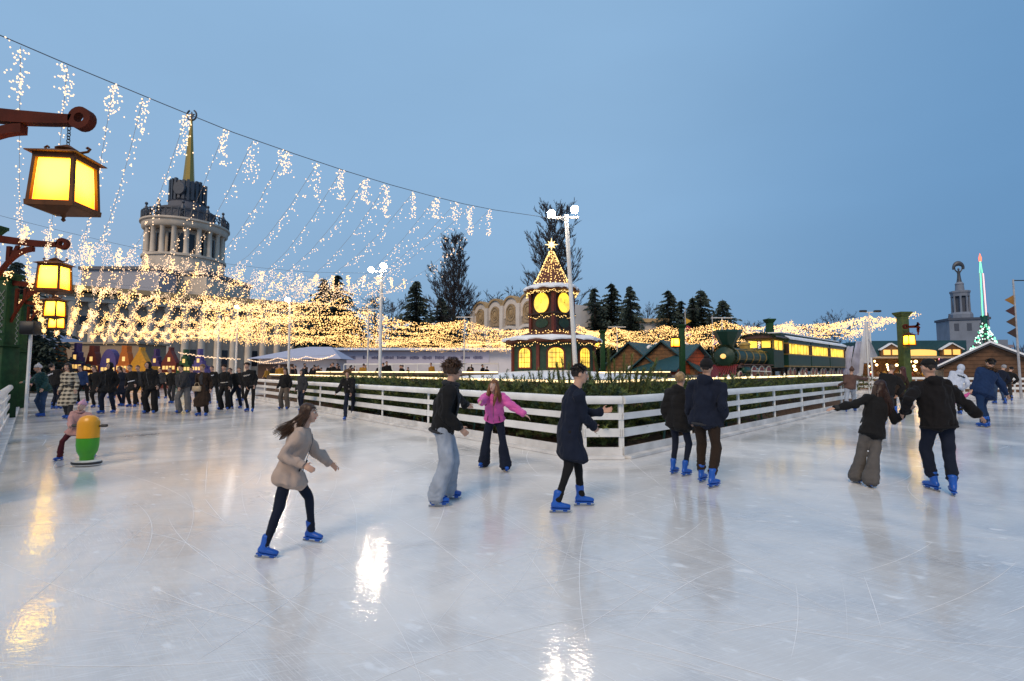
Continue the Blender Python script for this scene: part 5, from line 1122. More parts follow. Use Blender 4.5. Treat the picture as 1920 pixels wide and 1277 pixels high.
def boot(root, ank, fwd, k, up, o, mt=None, fine=True):
    """ank: ankle joint, fwd: toe direction, up: shin direction; the blade edge is 14.5 cm below the ankle"""
    f = V(fwd).normalized(); s = V((f.y, -f.x, 0)).normalized(); u = s.cross(f).normalized()
    if u.z < 0: u = -u
    sh = (V(up).normalized() * .8 + u * .3).normalized(); m = MB(); P = lambda a, b_, c: ank + (f * a + s * b_ + u * c) * k - o
    etube(m, [(P(-.068, 0, -.05), s * .028 * k, u * .034 * k), (P(-.03, 0, -.042), s * .036 * k, u * .044 * k), (P(.045, 0, -.052), s * .040 * k, u * .036 * k), (P(.11, 0, -.060), s * .043 * k, u * .030 * k), (P(.155, 0, -.066), s * .033 * k, u * .022 * k)], 12)
    A = ank - o - f * .012 * k; etube(m, [(A - u * .03 * k, s * .040 * k, f * .054 * k), (A + sh * .03 * k, s * .042 * k, f * .050 * k), (A + sh * .085 * k, s * .050 * k, f * .056 * k), (A + sh * .12 * k, s * .053 * k, f * .058 * k)], 12)
    me = remesh(m, .010 if fine else .018, 3); me.name = 'ice_skate'; me.materials.append(mt or BLUE); b0 = link('ice_skate', me, root)
    h = MB(); Q = [(3, 2, 1, 0), (4, 5, 6, 7), (0, 1, 5, 4), (1, 2, 6, 5), (2, 3, 7, 6), (3, 0, 4, 7)]
    h.add([P(a, b_, c) for a, b_, c in ((-.08, -.030, -.10), (.15, -.03, -.10), (.15, .03, -.10), (-.08, .030, -.10), (-.08, -.030, -.084), (.155, -.034, -.088), (.155, .034, -.088), (-.08, .030, -.084))], Q)
    for a0, a1 in ((-.06, -.02), (.07, .12)): h.add([P(a, b_, c) for c in (-.125, -.098) for a, b_ in ((a0, -.014), (a1, -.014), (a1, .014), (a0, .014))], Q)
    h.m = 1; pr = [(-.095, -.118), (-.095, -.14), (-.07, -.145), (.12, -.145), (.158, -.135), (.17, -.115), (.155, -.12)]; n = len(pr)
    h.add([P(a, b_, c) for b_ in (-.0035, .0035) for a, c in pr], [tuple(range(n)), tuple(range(2 * n - 1, n - 1, -1))] + [(i, i + n, (i + 1) % n + n, (i + 1) % n) for i in range(n)])
    h.build('blade', [mt or BLUE, BLADE], b0, smooth=False)
    if fine:
        l = MB()
        for q in range(4):
            c = A + f * (.052 - q * .004) * k + (sh * (.0 + q * .026)) * k + f * .004 * k; l.tube([c - s * .028 * k - f * .02 * k, c + f * .004 * k, c + s * .028 * k - f * .02 * k], .005 * k, 4)
        l.build('lace', LACE, b0)
def hand(m, W, d, side, pn, k, curl=.5):
    """W wrist, d forearm direction, side: towards the thumb, pn: palm normal (fingers curl that way)"""
    d = V(d).normalized(); side = (V(side) - d * V(side).dot(d)).normalized(); pn = d.cross(side) * (1 if d.cross(side).dot(V(pn)) > 0 else -1)
    etube(m, [(W, side * .024 * k, pn * .018 * k), (W + d * .03 * k, side * .034 * k, pn * .016 * k), (W + d * .075 * k, side * .042 * k, pn * .014 * k), (W + d * .095 * k, side * .038 * k, pn * .012 * k)], 10)
    for i, ln in enumerate((.066, .078, .072, .055)):
        b0 = W + (d * .09 + side * (.030 - i * .0205)) * k; dd = (d + side * (.10 - i * .07)).normalized(); p1 = b0 + (dd + pn * curl * .5).normalized() * ln * .5 * k; p2 = p1 + (dd + pn * curl * 1.6).normalized() * ln * .5 * k
        limb(m, [b0 - d * .02 * k, p1, p2], [.0088 * k, .0082 * k, .0068 * k], 7)
    b0 = W + (d * .028 + side * .034) * k; p1 = b0 + (d * .7 + side * .8 + pn * .25).normalized() * .036 * k; p2 = p1 + (d * 1.0 + side * .25 + pn * .4).normalized() * .03 * k; limb(m, [W + (d * .015 + side * .016) * k, b0, p1, p2], [.013 * k, .0125 * k, .010 * k, .008 * k], 7)

def person(label, feet, head, H=1.7, heading=180, hdepth=0, hands=None, look=0, nod=0, top=None, legs=None, hair=('short', HD), hat=None, fine=True, woman=False, extra=None, feetyaw=(10, -10), hipshift=(0, 0), skin=None, gloves=None, skates=True, group=None, lift=(0, 0), bulk=1.0, depthless=None, tops=None, elbow=None, pitch=(0, 0), skm=None, name='person', crouch=.010, hk=1.0):
    """feet: two photo points where the blades touch the ice (person's left, right); head: photo point of the head's centre."""
    top = top or {}; legs = legs or {}
    fl, fr = [G(*p) for p in feet]; base = (fl + fr) / 2; Y = base.y; o = V((base.x, base.y, 0)); hd = radians(heading)
    fwd = V((sin(hd), cos(hd), 0)); rgt = V((fwd.y, -fwd.x, 0)); Z = V((0, 0, 1))
    Hc = at(head[0], head[1], Y + hdepth); k = H / 1.75
    hipx = V((base.x, base.y, 0)) + fwd * hipshift[0] * k + rgt * hipshift[1] * k
    # spine direction from over the feet to the head, hip height follows from the body length
    hor = V((Hc.x - hipx.x, Hc.y - hipx.y, 0)); hn_ = hor.length
    for _ in range(12): hl = .685 * k; hz_ = sqrt(max(hl * hl - min(hn_, hl * .8) ** 2, 1e-4)); k *= Hc.z / (hz_ + (1.008 - crouch) * k)
    hl = .685 * k; hz_ = sqrt(max(hl * hl - min(hn_, hl * .8) ** 2, 1e-4)); kh = k * hk
    Pv = V((hipx.x, hipx.y, Hc.z - hz_)); hmax = 1.02 * k
    if Pv.z > hmax + .05: Pv.z = hmax
    u = (Hc - Pv).normalized(); Hc = Pv + u * hl
    r = (rgt - u * rgt.dot(u)).normalized(); f = u.cross(r) if u.cross(r).dot(fwd) > 0 else r.cross(u)
    sw = (.165 if woman else .185) * k; vo = .0105 if fine else .019
    ly = radians(heading + look); hf = V((sin(ly), cos(ly), 0)); hu = (u * .35 + Z).normalized(); hu = (hu + hf * sin(radians(nod))).normalized(); hr = hf.cross(hu).normalized(); hf = hu.cross(hr).normalized()
    nb = Pv + u * .50 * k
    # legs
    ank = []; knees = []; hips = []; toes = []
    for i, (ft, sg) in enumerate(((fl, -1), (fr, 1))):
        a = radians(heading + (feetyaw[i])); t = (V((sin(a), cos(a), 0)) + Z * sin(radians(pitch[i]))).normalized(); A = ft + Z * (.145 * k + lift[i]); hp = Pv + r * sg * .088 * k - u * .03 * k
        kn = ik(hp, A, .43 * k, .42 * k, t + rgt * sg * .15); ank.append(A); knees.append(kn); hips.append(hp); toes.append(t)
    # arms
    sh = [Pv + u * .435 * k - r * sw, Pv + u * .435 * k + r * sw]; wr = []; el = []
    for i, sg in enumerate((-1, 1)):
        hp = (hands or (None, None))[i]
        if hp is None: W = sh[i] - u * .50 * k + fwd * U(.02, .16) * k + rgt * sg * U(.04, .14) * k
        elif len(hp) == 3 and hp[2] == 'l': W = sh[i]
        else: W = at(hp[0], hp[1], Y + hp[2])
        mxl = .545 * k
        if (W - sh[i]).length > mxl: W = sh[i] + (W - sh[i]).normalized() * mxl
        e = ik(sh[i], W, .285 * k, .262 * k, (elbow or (-fwd * .45 + rgt * sg * .25 - Z * 1.0))); wr.append(W); el.append(e)
    L = lambda p: p - o
    # ------- body, one surface
    m = MB()
    etube(m, [(L(Pv - u * .06 * k), r * .13 * k, f * .09 * k), (L(Pv + u * .1 * k), r * .115 * k, f * .085 * k), (L(Pv + u * .3 * k), r * .13 * k, f * .09 * k), (L(Pv + u * .43 * k), r * .15 * k, f * .075 * k), (L(nb), r * .06 * k, f * .06 * k)], 14)
    limb(m, [L(nb - u * .03 * k), L(nb + (Hc - nb) * .5), L(Hc - hu * .03 * k)], [.062 * k, .054 * k, .055 * k], 12)
    Mh = Matrix((hr, hf, hu)).transposed()
    hc = L(Hc); m.sphere(hc + (hu * .018 - hf * .008) * kh, (.074 * kh, .093 * kh, .100 * kh), 20, 14, Mh)
    etube(m, [(hc + (hu * .01 + hf * .022) * kh, hr * .066 * kh, hf * .070 * kh), (hc + (-hu * .05 + hf * .026) * kh, hr * .056 * kh, hf * .062 * kh), (hc + (-hu * .094 + hf * .038) * kh, hr * .034 * kh, hf * .044 * kh)], 16)
    m.tube([hc + (hu * .028 + hf * .085) * kh, hc + (-hu * .008 + hf * .106) * kh, hc + (-hu * .026 + hf * .108) * kh, hc + (-hu * .034 + hf * .088) * kh], [.008 * kh, .012 * kh, .016 * kh, .010 * kh], 8)
    for sg in (-1, 1): m.sphere(hc + (hr * sg * .076 - hf * .005) * kh, (.010 * kh, .020 * kh, .032 * kh), 8, 8, Mh)
    for i, sg in enumerate((-1, 1)):
        limb(m, [L(sh[i] - r * sg * .03), L(sh[i]), L(el[i]), L(wr[i])], [.05 * k, .048 * k, .038 * k, .026 * k], 10)
        d = (wr[i] - el[i]).normalized(); hand(m, L(wr[i]), d, fwd + rgt * sg * -.2 + Z * .3, -rgt * sg - Z * .3, k, .55)
        limb(m, [L(hips[i]), L(knees[i]), L(ank[i])], [.06 * k, .040 * k, .024 * k], 10)
    me = remesh(m, .0085 if fine else .016, 2)
    b = MB(); b.v = [tuple(v.co) for v in me.vertices]; b.f = [tuple(p.vertices) for p in me.polygons]; b.mi = [0] * len(b.f); D.meshes.remove(me)
    for sg in (-1, 1):
        b.m = 1; b.sphere(hc + (hr * sg * .032 + hu * .020 + hf * .078) * kh, (.016 * kh, .012 * kh, .010 * kh), 8, 6, Mh); b.m = 2; b.sphere(hc + (hr * sg * .032 + hu * .020 + hf * .086) * kh, (.0075 * kh, .006 * kh, .008 * kh), 8, 6, Mh)
        b.m = 4; b.tube([hc + (hr * sg * .013 + hu * .045 + hf * .090) * kh, hc + (hr * sg * .034 + hu * .052 + hf * .086) * kh, hc + (hr * sg * .054 + hu * .044 + hf * .070) * kh], [.004 * kh, .0055 * kh, .003 * kh], 6)
    b.m = 3; b.sphere(hc + (-hu * .056 + hf * .087) * kh, (.024 * kh, .010 * kh, .009 * kh), 10, 6, Mh)
    body = link(name, b.mesh(name, [skin or SKIN, EYEW, EYED, LIPS, hair[1] if hair else HD]), None, o); tag(body, label, 'person', group or 'people skating on the rink')
    # ------- trousers
    st = legs.get('style', 'straight'); col = legs.get('mat', BLACK)
    R_ = {'slim': (.092, .070, .060, .050, .048), 'straight': (.098, .084, .074, .066, .066), 'wide': (.106, .102, .100, .098, .102), 'flare': (.098, .084, .078, .10, .125)}[st]
    m = MB(); etube(m, [(L(Pv - u * .10 * k), r * .14 * k, f * .11 * k), (L(Pv), r * .158 * k, f * .118 * k), (L(Pv + u * .11 * k), r * .145 * k, f * .105 * k)], 16)
    for i in range(2):
        kn, A, hp = L(knees[i]), L(ank[i]), L(hips[i]); end = A - (A - kn).normalized() * legs.get('short', .0) * k if st in ('slim', 'straight') else A + (A - kn).normalized() * .045 * k
        limb(m, [hp, hp.lerp(kn, .45), kn, kn.lerp(end, .5), end], [x * k for x in R_], 14)
    if legs.get('none') is None:
        me = remesh(m, vo * 1.1, 3, .009 if st == 'slim' else .016, 8, seed=R() * 9, bunch={'slim': .003, 'straight': .008, 'wide': .006, 'flare': .004}[st] * (1 if fine else 0)); me.name = 'trousers'; me.materials.append(col); link('trousers', me, body)
    # ------- skates
    if skates:
        for i in range(2): boot(body, ank[i], toes[i], k, knees[i] - ank[i], o, skm, fine)
    # ------- jacket or coat
    hem = top.get('hem', .08); B = top.get('bulk', 1.0) * bulk; wst = .93 if woman else 1.0; m = MB()
    mk = (knees[0] + knees[1]) / 2; rings = []
    if hem > .12:
        nseg = 3
        for q in range(nseg, 0, -1):
            t = hem * q / nseg; c = Pv + (mk - Pv) * min(1, t / (.44)) + (Z * -(t - .44) if t > .44 else Z * 0) * k; spread = abs((knees[1] - knees[0]).dot(rgt)) * .4 * min(1, t / .44); fr_ = abs((knees[1] - knees[0]).dot(fwd)) * .4 * min(1, t / .44)
            rings.append((L(c), r * (.188 + top.get('flare', .05) * t + spread) * k * B, f * (.148 + top.get('flare', .05) * t + fr_) * k * B))
    else: rings.append((L(Pv - u * hem * k), r * .182 * k * B, f * .142 * k * B))
    for t, a, c in ((.0, .178, .14), (.12, .172 * wst, .132), (.26, .182 * wst, .138), (.37, .192 * wst, .132), (.44, .165 * wst, .112), (.49, .105, .088), (.52 + top.get('collar', 0), .074, .078)): rings.append((L(Pv + u * t * k), r * a * k * (B if t < .48 else 1), f * c * k * (B if t < .48 else 1)))
    etube(m, rings, 20); sr = top.get('sleeve', 1.0) * (B * .5 + .5)
    for i, sg in enumerate((-1, 1)):
        e = L(wr[i]) - (L(wr[i]) - L(el[i])).normalized() * top.get('cuff', .0) * k
        limb(m, [L(sh[i] - r * sg * .05 * k), L(sh[i]), L(sh[i]).lerp(L(el[i]), .5), L(el[i]), L(el[i]).lerp(e, .5), e], [.082 * k * sr, .082 * k * sr, .074 * k * sr, .066 * k * sr, .062 * k * sr, .050 * k * sr], 14)
    if top.get('hood') == 'down': m.sphere(L(nb) - f * .085 * k + u * .0 * k, (.115 * k, .075 * k, .085 * k), 14, 10, Matrix((r, f, u)).transposed())
    me = remesh(m, vo, 3, top.get('fold', .018) * (1.5 if fine else 1.2), top.get('ff', 8), top.get('quilt', 0), R() * 9, top.get('qz', .085)); me.name = top.get('kind', 'jacket'); me.materials.append(top.get('mat', BLACK)); jk = link(top.get('kind', 'jacket'), me, body)
    if fine and hem <= .14 and not top.get('kind'):
        m = MB(); n = 22; hc_ = Pv - u * (hem - .005) * k; m.tube([L(hc_) + r * .176 * k * B * cos(2 * pi * q / n) + f * .137 * k * B * sin(2 * pi * q / n) for q in range(n + 1)], .018 * k, 7, False); m.build('waistband', CHAR if top.get('mat') in (BLACK, NAVY) else top['mat'], jk)
    if fine:
        for i in range(2):
            d_ = (wr[i] - el[i]).normalized(); c_ = L(wr[i]) - d_ * (.012 + top.get('cuff', .0)) * k; MB().tube([c_ - d_ * .03 * k, c_ + d_ * .03 * k], [.047 * k, .044 * k], 12).build('cuff', CHAR if top.get('mat') in (BLACK, NAVY) else top.get('mat', BLACK), jk)
        for sg in (-1, 1):                             # slanted pocket welts at the front
            a = 1.05 if sg > 0 else pi - 1.05; q0 = L(Pv + u * .06 * k) + (r * .186 * cos(a) + f * .150 * sin(a)) * k * B; m = MB(); m.beam(q0 - u * .05 * k + r * sg * .02 * k, q0 + u * .06 * k, .012 * k, .012 * k); m.build('pocket_welt', CHAR, jk)
        if not top.get('print') and not top.get('belt') and not top.get('front'): m = MB(); m.tube([L(Pv + u * t * k) + f * c * k * (B if t < .48 else 1) for t, c in ((max(-hem, -.1), .148), (.12, .139), (.26, .145), (.37, .139), (.46, .110))], .0045 * k, 5); m.build('zip', mat('dull_zip', (.12, .12, .125), .5), jk)
    if top.get('hood') == 'up':
        m = MB(); m.sphere(hc + (hu * .012 - hf * .022) * k, (.104 * k, .112 * k, .135 * k), 20, 14, Mh); etube(m, [(L(nb) + (u * -.02 - f * .01) * k, r * .12 * k, f * .10 * k), (L(nb) + (u * .06 - f * .02) * k, r * .105 * k, f * .095 * k)], 14)
        me = remesh(m, vo, 3, .006, 12); # open the front of the hood by pushing it behind the face plane
        for v in me.vertices:
            q = v.co - hc; fy = q.dot(hf); fz = q.dot(hu)
            if fy > .045 * k and abs(fz - .0) < .10 * k and abs(q.dot(hr)) < .075 * k: v.co = v.co - hf * (fy - .045 * k)
        me.name = 'hood'; me.materials.append(top.get('mat', BLACK)); link('hood', me, body)
    if top.get('fur'):
        m = MB()
        for i in range(700): a = U(0, 2 * pi); c = L(nb) + (r * .135 * cos(a) + f * .115 * sin(a) + u * (.02 + U(-.03, .03))) * k; e = c + V((U(-1, 1), U(-1, 1), U(-.6, 1))) * .06 * k; s_ = V((U(-1, 1), U(-1, 1), U(-1, 1))) * .012; m.add([c - s_, c + s_, e], [(0, 1, 2)])
        m.build('fur_collar', top['fur'], body, smooth=False)
    if top.get('belt'):
        m = MB(); n = 24; a_ = [L(Pv + u * .10 * k) + r * .18 * k * B * wst * cos(2 * pi * q / n) + f * .142 * k * B * sin(2 * pi * q / n) for q in range(n + 1)]; m.tube(a_, .02 * k, 6, False); m.build('belt', top['belt'], body)
    if top.get('shirt'):                              # pale hem and collar showing
        m = MB(); etube(m, [(L(Pv - u * .12 * k), r * .172 * k, f * .132 * k), (L(Pv - u * .03 * k), r * .172 * k, f * .132 * k)], 18); me = remesh(m, .014, 2, .008, 12); me.name = 'shirt'; me.materials.append(top['shirt']); link('shirt', me, body)
    if top.get('front'):                              # open front showing a lighter shirt
        m = MB(); etube(m, [(L(Pv + (u * .12 + f * .115) * k), r * .05 * k, f * .03 * k), (L(Pv + (u * .34 + f * .118) * k), r * .062 * k, f * .032 * k), (L(nb + f * .045 * k), r * .05 * k, f * .04 * k)], 12); m.build('shirt', top['front'], body)
    if top.get('print'):
        m = MB(); sgn, mt = top['print']; pts = []
        for q in range(41): t = q / 40 - .5; pts.append(L(Pv + u * (.345 + .022 * sin(q * 1.35) + .012 * sin(q * .5)) * k + r * t * .24 * k + f * sgn * (.152 * B - .10 * t * t) * k))
        m.tube(pts, .009 * k, 5); m.build('lettering', mt, jk)
    if top.get('scarf'):
        m = MB(); n = 20; pts = [L(nb + u * .02 * k) + (r * cos(2 * pi * q / n) * .085 + f * sin(2 * pi * q / n) * .085) * k for q in range(n + 1)]; m.tube(pts, .036 * k, 8, False)
        for sg in ((.6,) if top['scarf'][1] else ()): p0 = L(nb) + (r * .09 + f * .08) * k; etube(m, [(p0, r * .05 * k, f * .02 * k), (p0 + (f * .07 - u * .2) * k, r * .06 * k, f * .018 * k), (p0 + (f * .06 - u * .50) * k, r * .065 * k, f * .018 * k)], 10)
        m.build('scarf', top['scarf'][0], body)
    # ------- hair and hats
    style, hm = hair if hair else (None, None)
    def strands(n, ln, spread, blow=V((0, 0, 0)), rad=.0055, back=True):
        m = MB()
        for i in range(n):
            a = U(-1, 1) * (2.0 if back else 2.6); e = U(.05, 1.2); sd = hr * sin(a) + -hf * cos(a); p0 = hc + (sd * .082 * cos(e) + hu * (.02 + .105 * sin(e))) * kh; q1 = hc + (sd * (.088 + U(0, .012)) + hu * U(-.03, .02)) * kh
            Ls = ln * U(.75, 1.08); sp_ = U(.6, 1.25) * spread
            q2 = q1 + (sd * .03 * sp_ - Z * Ls * .45) * k + blow * .35 * U(.7, 1.3); q3 = q1 + (sd * .05 * sp_ - Z * Ls + hr * U(-.03, .03)) * k + blow * U(.6, 1.4)
            if not blow.length:
                for q_ in (1, 2): pass
            m.tube([p0, q1, q2, q3], [rad, rad * 1.1, rad, rad * .3], 4, False)
        return m
    if style in ('short', 'bushy', 'curly', 'long', 'bun'):
        m = MB(); gx = {'short': .003 if not hat else -.002, 'bushy': .028, 'curly': .024, 'long': .010, 'bun': .008}[style]
        m.sphere(hc + (hu * (.030 + gx * .5) - hf * .016) * kh, ((.077 + gx) * kh, (.094 + gx) * kh, (.097 + gx) * kh), 22, 16, Mh)
        if style == 'long':
            ln = extra.get('len', .36) if extra else .36; bl = V(extra.get('blow', (0, 0, 0))) if extra else V(); hw = extra.get('hw', 1.0) if extra else 1.0
            etube(m, [(hc + (-hf * .055 + hu * .03) * kh, hr * .078 * kh, hf * .05 * kh), (hc + (-hf * .075 - hu * .10) * kh + bl * .2, hr * .088 * kh * hw, hf * .036 * kh), (hc + (-hf * .10 - hu * (.10 + ln * .5)) * kh + bl * .6, hr * .10 * kh * hw, hf * .03 * kh), (hc + (-hf * .10 - hu * (.08 + ln)) * kh + bl, hr * .07 * kh * hw, hf * .02 * kh)], 14)
            if extra and extra.get('front'):
                for sg in (-1, 1): limb(m, [hc + (hr * sg * .075 + hf * .02 + hu * .03) * kh, hc + (hr * sg * .088 + hf * .045 - hu * .12) * kh, hc + (hr * sg * .09 + hf * .085 - hu * (.10 + ln * .55)) * kh, hc + (hr * sg * .085 + hf * .10 - hu * (.08 + ln)) * kh], [.022 * kh, .034 * kh, .036 * kh, .014 * kh], 10)
        if style == 'bun': m.sphere(hc + (-hf * .10 + hu * .05) * kh, .04 * kh, 10, 8)
        me = remesh(m, .010 if fine else .017, 2, {'short': .006, 'bushy': .02, 'curly': .026, 'long': .008, 'bun': .006}[style], {'short': 30, 'bushy': 26, 'curly': 34, 'long': 22, 'bun': 25}[style])
        for v in me.vertices:                         # clear the face
            q = v.co - hc; fy = q.dot(hf); fz = q.dot(hu)
            if fy > .030 * k and -.2 * k < fz < .062 * k and abs(q.dot(hr)) < .062 * k: v.co = v.co - hf * (fy - .030 * k)
            elif style in ('short', 'bushy', 'curly', 'bun') and fz < -.035 * k: v.co = v.co + hu * (-.035 * k - fz) * .8 + hf * min(0, fy) * -.2
        me.name = 'hair'; me.materials.append(hm); ho = link('hair', me, body)
        if fine and style == 'long':
            ss = strands(230, (extra or {}).get('len', .36), 1.0 * hw, V((extra or {}).get('blow', (0, 0, 0))), .0055 * k); ss.build('strands', hm, ho)
        if fine and not hat and style in ('bushy', 'curly', 'short'):
            ss = MB()
            for i in range(420):
                a, e = U(0, 2 * pi), U(.15, 1.5); dr = (hr * cos(a) * cos(e) + hf * sin(a) * cos(e) + hu * sin(e)); p0 = hc + (hu * .03 - hf * .012) * kh + dr * .09 * kh
                if (p0 - hc).dot(hf) > .06 * kh and (p0 - hc).dot(hu) < .07 * kh: continue
                g_ = .058 if style != 'short' else .02; tg = V((U(-1, 1), U(-1, 1), U(-1, .3))) * g_; ss.tube([p0, p0 + dr * g_ * .7 * k, p0 + (dr * g_ * .9 + tg) * k], [.006 * k, .006 * k, .002 * k], 3, False)
            ss.build('strands', hm, ho)
    if hat:
        kind, mt = hat; m = MB()
        if kind == 'beanie':
            m.sphere(hc + (hu * .052 - hf * .012) * kh, (.088 * kh, .104 * kh, .100 * kh), 20, 14, Mh); me = remesh(m, .012, 2, .004, 30)
            for v in me.vertices:
                q = v.co - hc; lim = (.045 if q.dot(hf) > 0 else .0) * kh
                if q.dot(hu) < lim: v.co = v.co + hu * (lim - q.dot(hu)) * .9
            me.name = 'beanie'; me.materials.append(mt); bo = link('beanie', me, body); p_ = MB(); p_.sphere(hc + (hu * .16 - hf * .02) * kh, .034 * kh, 10, 8); p_.build('bobble', mt, bo)
            q_ = MB(); n = 22; q_.tube([hc + (hu * (.048 if True else 0) - hf * .012 + hr * .083 * cos(2 * pi * i / n) + hf * .096 * sin(2 * pi * i / n)) * kh for i in range(n + 1)], .013 * kh, 8, False); q_.build('turn_up', mt, bo)
        else:
            m.sphere(hc + (hu * .05 - hf * .012) * kh, (.086 * kh, .102 * kh, .085 * kh), 20, 14, Mh); me = remesh(m, .011, 2)
            for v in me.vertices:
                q = v.co - hc
                if q.dot(hu) < .048 * k: v.co = v.co + hu * (.048 * k - q.dot(hu)) * .95
            me.name = 'cap'; me.materials.append(mt); bo = link('cap', me, body)
            p_ = MB(); p_.prism([(-.07, 0), (.07, 0), (.065, .05), (.03, .075), (-.03, .075), (-.065, .05)], hc + (hu * .052 + hf * .075) * kh, hr * kh, hf * kh, -hu * .008); p_.build('peak', mt, bo)
    if extra and extra.get('bag'):
        mt = extra['bag']; m = MB(); c = L(Pv + (r * .14 - u * .02 + f * .17) * k); m.box(c, (.26 * k, .09 * k, .17 * k), heading * 0, .02)
        body_b = m.build('handbag_part', mt, None); D.objects.remove(body_b)
        bg_ = MB(); bg_.box((0, 0, 0), (.28 * k, .10 * k, .18 * k), -hd, .02); bo = bg_.build('handbag', mt, None, o + c); tag(bo, extra['baglabel'], 'handbag'); h_ = MB(); h_.tube([(-.09 * cos(hd), .09 * sin(hd), .08), (-.05 * cos(hd), .05 * sin(hd), .2), (.05 * cos(hd), -.05 * sin(hd), .2), (.09 * cos(hd), -.09 * sin(hd), .08)], .01, 6); h_.build('handle', mt, bo)
    return body

def crowd(label, fx, fy, ht, heading, **kw):
    """a skater further off: fx,fy where the feet are, ht: photo row of the top of the head"""
    b0 = G(fx, fy); ztop = at(fx, ht, b0.y).z; H = kw.pop('H', None) or max(1.1, min(1.95, ztop / 1.045)); HH = max(.8, ztop / 1.045); sep = kw.pop('sep', .13) * F / b0.y; hx = kw.pop('hx', fx); st = U(-.12, .12)
    pxm = F / b0.y; hd = radians(heading); fd = V((sin(hd), cos(hd), 0)); rg = V((fd.y, -fd.x, 0)); P = []
    for sg in (-1, 1):
        q = b0 + rg * sg * .13 + fd * sg * st; P.append((CX + q.x / q.y * F, 694 + CAMH * F / q.y))
    c = at(hx, ht, b0.y); hc = (hx, ht + .125 * HH / 1.75 * pxm)
    kw.setdefault('fine', False); kw.setdefault('feetyaw', (U(-22, -4), U(4, 22)))
    return person(label, [(P[0][0], P[0][1]), (P[1][0], P[1][1])], hc, H, heading, hdepth=kw.pop('hdepth', -.05 if 90 < heading < 270 else .05), **kw)

# ---- the skaters near the camera
BEIGE = cloth('beige_coat', (.42, .32, .265), var=.1); PINK = cloth('pink_puffer', (.62, .10, .36), .6, spec=.4); GREYW = cloth('grey_trousers', (.10, .092, .088), var=.15); WHITEC = cloth('white_shirt', (.6, .62, .68)); SCARF = cloth('dark_scarf', (.03, .032, .038), bump=.6, bscale=60)
person('girl in a short beige coat and black leggings bending forward, hair flying', [(583, 1020), (497, 1047)], (579, 776), 1.50, 82, .05, hands=[(618, 868, .30), (568, 872, -.16)], look=4, top=dict(mat=BEIGE, hem=.17, bulk=1.08, sleeve=1.0, fold=.022, flare=.12, hood='down', kind='coat'), legs=dict(mat=NAVY, style='slim'), hair=('long', HB), woman=True, feetyaw=(12, 0), extra=dict(len=.24, blow=(-.17, .0, .0)), lift=(.02, 0), pitch=(-6, -10), hipshift=(-.01, 0), nod=-4)
person('young man in a dark jacket with a scarf and pale wide jeans, bushy hair', [(842, 936), (818, 950)], (850, 696), 1.80, 84, .0, hands=[(884, 766, .75), (862, 802, -.15)], look=-2, top=dict(mat=BLACK, hem=.10, bulk=1.10, shirt=WHITEC, scarf=(SCARF, True), fold=.022), legs=dict(mat=LJEAN, style='wide'), hair=('bushy', HB), feetyaw=(8, -2), hipshift=(-.01, 0))
person('girl in a bright pink puffer jacket with long auburn hair and arms spread', [(947, 883), (908, 876)], (926, 724), 1.60, 186, -.22, hands=[(986, 779, -.30), (885, 768, -1.15)], look=22, nod=-10, top=dict(mat=PINK, hem=.02, bulk=1.14, quilt=.016, qz=.11, sleeve=1.14, fold=.012, hood='down', cuff=.02), legs=dict(mat=NAVY, style='flare'), hair=('long', HA), woman=True, skin=SKINP, feetyaw=(-24, 30), extra=dict(len=.30, front=True))
person('skater all in black with a long loose top gliding right, one arm held out', [(1090, 949), (1045, 962)], (1087, 702), 1.76, 86, .0, hands=[(1127, 771, .12), (1112, 800, .05)], top=dict(mat=NAVY, hem=.34, bulk=1.0, fold=.018, flare=.02, kind='coat'), legs=dict(mat=BLACK, style='slim'), hair=('short', HD), feetyaw=(4, 4), hipshift=(.0, 0))
person('blond woman in a black hooded puffer seen from behind beside a taller man', [(1263, 889), (1285, 893)], (1276, 711), 1.66, 42, .0, hands=[(1252, 785, .16), (1303, 785, .05)], look=6, top=dict(mat=BLACK, hem=.17, bulk=1.16, quilt=.010, qz=.10, hood='down', sleeve=1.15), legs=dict(mat=NAVY, style='slim', short=.06), hair=('bun', HBL), woman=True, feetyaw=(6, 16))
person('man in a black jacket and dark trousers skating away beside the blond woman', [(1316, 904), (1336, 915)], (1325, 690), 1.80, 36, .0, hands=[(1296, 783, .25), (1353, 785, -.1)], top=dict(mat=NAVY, hem=.13, bulk=1.10, hood='down', fold=.022), legs=dict(mat=BROWNC, style='straight', short=.06), hair=('short', HD), feetyaw=(8, 20), hat=('beanie', cloth('black_knit', (.014, .013, .014))))
person('girl with long dark brown hair and grey flared trousers, arms out, seen from behind', [(1608, 906), (1634, 914)], (1649, 727), 1.58, -6, .10, hands=[(1556, 768, .15), (1702, 770, -.02)], top=dict(mat=BLACK, hem=.17, bulk=1.06, fold=.02), legs=dict(mat=GREYW, style='flare'), hair=('long', HAIRM('deep_brown', (.032, .013, .008))), woman=True, feetyaw=(10, 40), extra=dict(len=.40, hw=1.45), pitch=(0, -12), hipshift=(0, .20))
person('tall man in a black jacket and cap seen from behind with both arms spread', [(1751, 920), (1788, 929)], (1741, 690), 1.79, 4, .05, hands=[(1694, 772, .12), (1838, 782, .0)], top=dict(mat=cloth('soft_black', (.010, .009, .010)), hem=.12, bulk=1.14, hood='down', fold=.024), legs=dict(mat=NAVY, style='straight', short=.06), hair=('short', HD), hat=('cap', BLACK), feetyaw=(-4, 32), hipshift=(0, -.02), elbow=V((-.7, -.45, -.35)))
